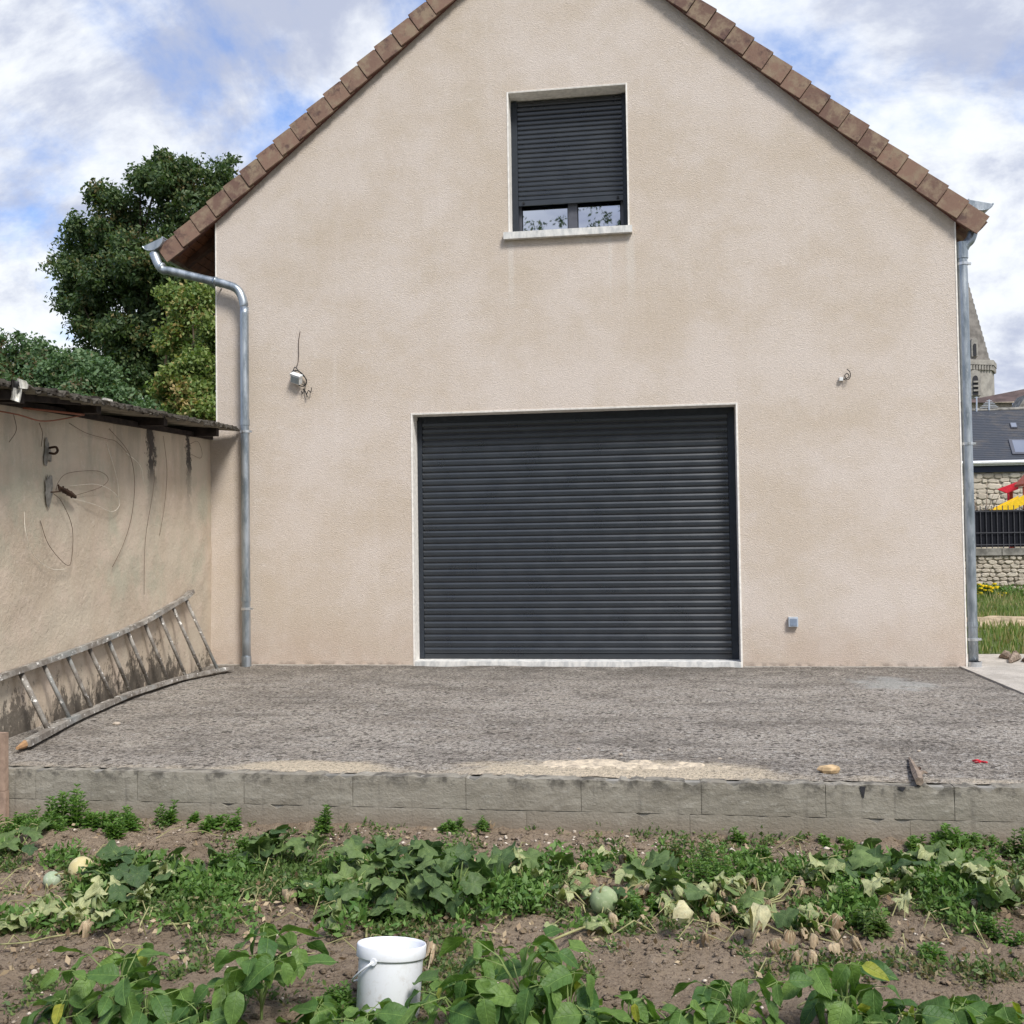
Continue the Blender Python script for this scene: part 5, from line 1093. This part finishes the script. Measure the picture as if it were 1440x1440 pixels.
for i, (px, py, h_, w_, lab) in enumerate(((160, 1300, .12, .05, 'bright weed below the left melon plants'), (268, 1275, .13, .05, 'bright green weed in front of the white curled leaf'), (325, 1235, .16, .09, 'feathery weed in the left half of the bed'), (232, 1262, .10, .08, 'grassy weed below the long vine'), (345, 1205, .13, .03, 'thin upright weed behind the left bed'), (165, 1190, .12, .04, 'light weed near the soil mound'), (540, 1210, .15, .10, 'weed patch behind the bucket melon plants'), (495, 1235, .12, .08, 'white flowered weed above the bucket'), (640, 1210, .12, .06, 'weed behind the largest clump'), (975, 1230, .22, .14, 'tall green weed patch right of centre'), (1010, 1250, .18, .12, 'dense green weed clump beside the cream leaf'), (1060, 1215, .12, .08, 'green weed tuft behind the cream leaf'), (1045, 1300, .13, .05, 'arching grassy weed below the cream leaf'), (1195, 1285, .18, .05, 'upright weed among the pale spotted leaves'), (1140, 1250, .12, .10, 'weed left of the pale spotted leaves'), (1225, 1310, .12, .08, 'weed mat in front of the spotted melon plant'), (1380, 1230, .15, .08, 'weed clump near the right side of the bed'), (1400, 1320, .14, .06, 'weed at the right edge of the bed'), (1440, 1215, .16, .08, 'weed clump cut by the right photo edge'), (1320, 1345, .08, .05, 'seedling on bare soil at the right'), (560, 1262, .10, .10, 'small weed under the dense melon plant'), (720, 1275, .10, .10, 'weed mat right of the dark clump'), (900, 1290, .10, .09, 'weed mat right of the grey green melon'), (470, 1425, .10, .07, 'grassy weed at the left foot of the bucket'))):
    weed(px, py, h_, w_, lab, 7 if w_ < .07 else 13, 300+i, .036, yb=None, m_=M_lf_weed if i % 3 else M_lf_cover)
# creeping ground cover (uncountable)
r = np.random.default_rng(77); pts = []
while len(pts) < 3600:
    px = r.uniform(-60, 1500); u = r.random(); py = r.normal(1262, 34) if u < .62 else (r.uniform(1170, 1440) if u < .85 else r.normal(1405, 30))
    if py < 1172 or py > 1500: continue
    if 1275 < py and 300 < px < 470 and r.random() < .85: continue
    p = gnd(px, py, GZ+.01)
    if float(vnoise(np.array([p.x]), np.array([p.y]), .28, 90)[0]) + .5*float(vnoise(np.array([p.x]), np.array([p.y]), .09, 91)[0]) + (.08 if 1225 < py < 1310 else -.22) < 0: continue
    pts.append((p.x, p.y, soilz(p.x, p.y)+.008))
v, f = leaf_cloud(pts, np.full(len(pts), .05)*rng.uniform(.5, 1.7, len(pts)), 16, .025, 78, aspect=.5, droop=-.6); v[:, 2] = np.maximum(v[:, 2], np.repeat([p[2] for p in pts], 64)-.004)
tag(link('ground_cover', me('ground_cover', v, f, M_lf_cover)), 'tiny creeping weeds scattered over the garden soil', 'ground cover', None, 'stuff')
r = np.random.default_rng(171); pts = []
while len(pts) < 1500:
    px = r.uniform(-60, 1500); py = r.normal(1255, 32)
    if py < 1214 or py > 1330 or (py < 1225 and r.random() < .5): continue
    p = gnd(px, py, GZ+.01); k = float(vnoise(np.array([p.x]), np.array([p.y]), .22, 95)[0])
    if k < -.05: continue
    pts.append((p.x, p.y, soilz(p.x, p.y)+.02+.07*r.random()*min(1, k+.4)))
v, f = leaf_cloud(pts, np.full(len(pts), .045), 9, .042, 178, aspect=.42, droop=-.5)
tag(link('low_weeds', me('low_weeds', v, f, M_lf_weed)), 'fine tangled low weeds growing through the melon bed', 'weeds', None, 'stuff')
pts = []
while len(pts) < 1000:
    px = r.uniform(-60, 1500); py = r.normal(1275, 45)
    if py < 1180 or py > 1440: continue
    p = gnd(px, py, GZ+.01); pts.append((p.x, p.y, soilz(p.x, p.y)+.012))
v, f = leaf_cloud(pts, np.full(len(pts), .03), 3, .034, 179, aspect=.5, droop=0)
tag(link('leaf_litter', me('leaf_litter', v, f, leafmat('leaf_litter_brown', (.20, .13, .08), (.50, .40, .27), rough=.9, trans=.1))), 'dry brown leaf litter lying between the melon plants', 'leaf litter', None, 'stuff')
tw = G(); rr_ = random.Random(6)
for k in range(260):
    p = gnd(rr_.uniform(-40, 1480), rr_.gauss(1265, 38), GZ+.03); p.z = soilz(p.x, p.y)+.005; a = rr_.uniform(0, 6.3); L = rr_.uniform(.05, .22); q = p+Vector((math.cos(a)*L, math.sin(a)*L, rr_.uniform(0, .06))); m_ = (p+q)/2+Vector((0, 0, rr_.uniform(.01, .06))); tw.tube([p, m_, q], [.003, .003, .0015], 4)
tag(tw.build('dry_tendrils', M_stemdry), 'dry straw coloured stalks and tendrils tangled over the melon bed', 'stalks', None, 'stuff')
# stones and clods
def scatter_rocks(n, sizef, m_, name, label, seed, yr=(-8.6, -5.66)):
    r = np.random.default_rng(seed); x_ = r.uniform(-2.2, 7.5, n); y_ = yr[0]+(yr[1]-yr[0])*r.random(n)**.8; z_ = soil_h(x_, y_); s = sizef(r, n)
    base = np.array([(1, 0, 0), (.3, .95, 0), (-.8, .6, 0), (-.8, -.6, 0), (.3, -.95, 0), (0, 0, .75), (.15, .1, -.6)])
    fi = np.array([(0, 1, 5), (1, 2, 5), (2, 3, 5), (3, 4, 5), (4, 0, 5), (1, 0, 6), (2, 1, 6), (3, 2, 6), (4, 3, 6), (0, 4, 6)])
    v = base[None]*(1+.35*r.uniform(-1, 1, (n, 7, 1)))*np.stack([s*r.uniform(.8, 1.4, n), s*r.uniform(.7, 1.2, n), s*r.uniform(.5, .9, n)], 1)[:, None]; a = r.uniform(0, 6.3, n); ca, sa = np.cos(a)[:, None], np.sin(a)[:, None]
    vx = v[..., 0]*ca-v[..., 1]*sa; vy = v[..., 0]*sa+v[..., 1]*ca; v = np.stack([vx+x_[:, None], vy+y_[:, None], v[..., 2]+z_[:, None]+(s*.25)[:, None]], 2).reshape(-1, 3)
    f = (fi[None]+(np.arange(n)*7)[:, None, None]).reshape(-1, 3); tag(link(name, me(name, v, f, m_)), label, name.replace('_', ' '), None, 'stuff')
scatter_rocks(2600, lambda r, n: .004+.008*r.random(n)**2.5, M_flint, 'garden_pebbles', 'pale pebbles and flint chips scattered over the garden soil', 5)
scatter_rocks(16000, lambda r, n: .004+.020*r.random(n)**4, M_soil, 'soil_clods', 'crumbs and clods of brown garden soil', 6)
scatter_rocks(420, lambda r, n: .006+.016*r.random(n)**2, M_flint, 'wall_foot_pebbles', 'stones gathered at the foot of the retaining wall', 8, (-6.0, -5.62))
for i, (px, py, s_, lab) in enumerate(((358, 1163, .035, 'left of two round stones at the wall foot'), (366, 1164, .035, 'right of two round pale stones at the wall foot'), (617, 1170, .04, 'upright pale stone below the short tuft'), (1032, 1182, .055, 'white rock at the wall foot right of centre'), (474, 1170, .025, 'small white stone right of the pointed weed'), (808, 1185, .025, 'small pale stone on the bare strip below the wall'), (435, 1227, .04, 'pale stone among the left melon leaves'), (48, 1374, .03, 'flat white flint at the lower left'), (260, 1360, .025, 'white chip left of the bushy bean'), (811, 1183, .02, 'pinkish stone beside the small pale stone'), (632, 1192, .025, 'orange brown stone below the upright stone'))):
    p = gnd(px, py, GZ); p.z = soilz(p.x, p.y)-.002; rock('stone', p, s_, s_*.9, s_*.8, M_flint, lab, 'stone', 'stones in the garden', 500+i)
# lawn grass, dry patch and flowers
n = 26000; r = np.random.default_rng(3); x_ = r.uniform(6.3, 17, n); y_ = 1.32+(YW-1.4)*r.random(n)**.9; bare = vnoise(x_, y_, 1.6, 15); keep = ~((np.abs(y_-6.2+.1*(x_-9)) < .62) & (bare > -.45)); x_, y_ = x_[keep], y_[keep]; n = len(x_)
h_ = (.05+.10*r.random(n))*(1+1.3*np.clip((y_-YW+3)/3, 0, 1)); a = r.uniform(0, 6.3, n); w2 = .010+.008*r.random(n); ln = h_*r.uniform(.1, .7, n); b2 = r.uniform(0, 6.3, n)
v = np.stack([np.stack([x_-w2*np.cos(a), y_-w2*np.sin(a), np.full(n, -.05)], 1), np.stack([x_+w2*np.cos(a), y_+w2*np.sin(a), np.full(n, -.05)], 1), np.stack([x_+ln*np.cos(b2), y_+ln*np.sin(b2), h_], 1)], 1).reshape(-1, 3)
i = np.arange(n)*3; tag(link('lawn_grass', me('lawn_grass', v, np.stack([i, i+1, i+2], 1), M_lf_grass)), 'tall unmown grass between the path and the stone wall', 'grass', None, 'stuff')
bpz = thing  # noqa
v, f = grid(7.4, 12.5, 5.2, 7.2, .05, lambda X, Y: .035+vnoise(X, Y, .5, 16)*.02+.05*vnoise(X, Y, .35, 17)-.10*np.clip(np.abs(Y-6.2+.1*(X-9))-.35, 0, 1)); tag(link('bare_patch', me('bare_patch', v, f, plain('bare_earth', (.40, .32, .22), .95, .1, var=.35, sc=6), True)), kind='structure')
fp = [(at(px, py, YW-1.2)) for px, py in ((1376, 829), (1380, 826), (1384, 828), (1388, 826), (1390, 830), (1378, 834), (1373, 838), (1376, 848), (1402, 838), (1430, 842))]
flw = thing('flower_clump', (fp[2].x, fp[2].y, 0), 'clump of small yellow flowers before the stone wall', 'flowers')
g = G(); gs = G()
for p in fp:
    for k in range(3): q = p+Vector((rnd.uniform(-.12, .12), rnd.uniform(-.2, .2), rnd.uniform(-.05, .04))); q = q+Vector((0, -.35, .05)); g.lathe([(.0, .02), (.05, .03), (.045, 0), (0, -.01)], 7, q); gs.tube([(q.x, q.y, -.05), q], .005, 4)
g.build('blossoms', M_flower, flw); gs.build('stems', M_stem, flw)
pts = [(p.x+rnd.uniform(-.3, .3), p.y+rnd.uniform(-.3, .3), rnd.uniform(.1, max(.15, p.z))) for p in fp for _ in range(10)]
v, f = leaf_cloud(pts, np.full(len(pts), .14), 10, .09, 4); link('foliage', me('foliage', v, f, M_lf_weed), flw)

# ================================================================ BUCKET
bc = gnd(545, 1430, GZ+.02); bc.z = soilz(bc.x, bc.y)
bk = thing('bucket', tuple(bc), 'white plastic bucket standing on the soil in the bean row', 'bucket')
ctr = at(543, 1331, bc.y); R1 = 49/1440*(bc.y+11.7)*1.02; Hb = ctr.z-bc.z; R0 = R1*.87
g = G(); g.lathe([(0.0, .0), (R0, .0), (R0+.004, .006), (R1*.925, Hb*.80), (R1*.93, Hb*.82), (R1*.99, Hb*.825), (R1, Hb*.835), (R1, Hb*.985), (R1*.985, Hb), (R1*.955, Hb), (R1*.94, Hb*.96), (R1*.90, Hb*.80), (R0-.006, .012), (0, .012)], 56, bc); g.build('body', M_bucket, bk, True)
# ears and handle
a0 = math.radians(-105); pe = bc+Vector((R1*.96*math.cos(a0), R1*.96*math.sin(a0), Hb*.82)); pe2 = bc+Vector((-R1*.96*math.cos(a0), -R1*.96*math.sin(a0), Hb*.82))
for q, s_ in ((pe, 1), (pe2, -1)): d = (q-bc); d.z = 0; d.normalize(); g = G(); g.tube([q-d*.006, q+d*.008], .013, 12); g.build('handle_ear', M_bucket, bk)
d = (pe-bc); d.z = 0; d.normalize(); sd2 = Vector((-d.y, d.x, 0)); hp_ = []
for k in range(17):
    t_ = k/16; a = a0 - PI*t_; rr = R1*1.06; hp_.append(bc+Vector((rr*math.cos(a), rr*math.sin(a), Hb*.82 - math.sin(PI*t_)*Hb*.40)))
g = G(); g.tube([pe+d*.006]+hp_[1:-1]+[pe2-d*.006], .0042, 8); g.build('handle', M_bucket, bk, True)
bk.rotation_euler = (math.radians(-11), math.radians(1.5), 0)
S.render.resolution_x = 1024; S.render.resolution_y = 1024
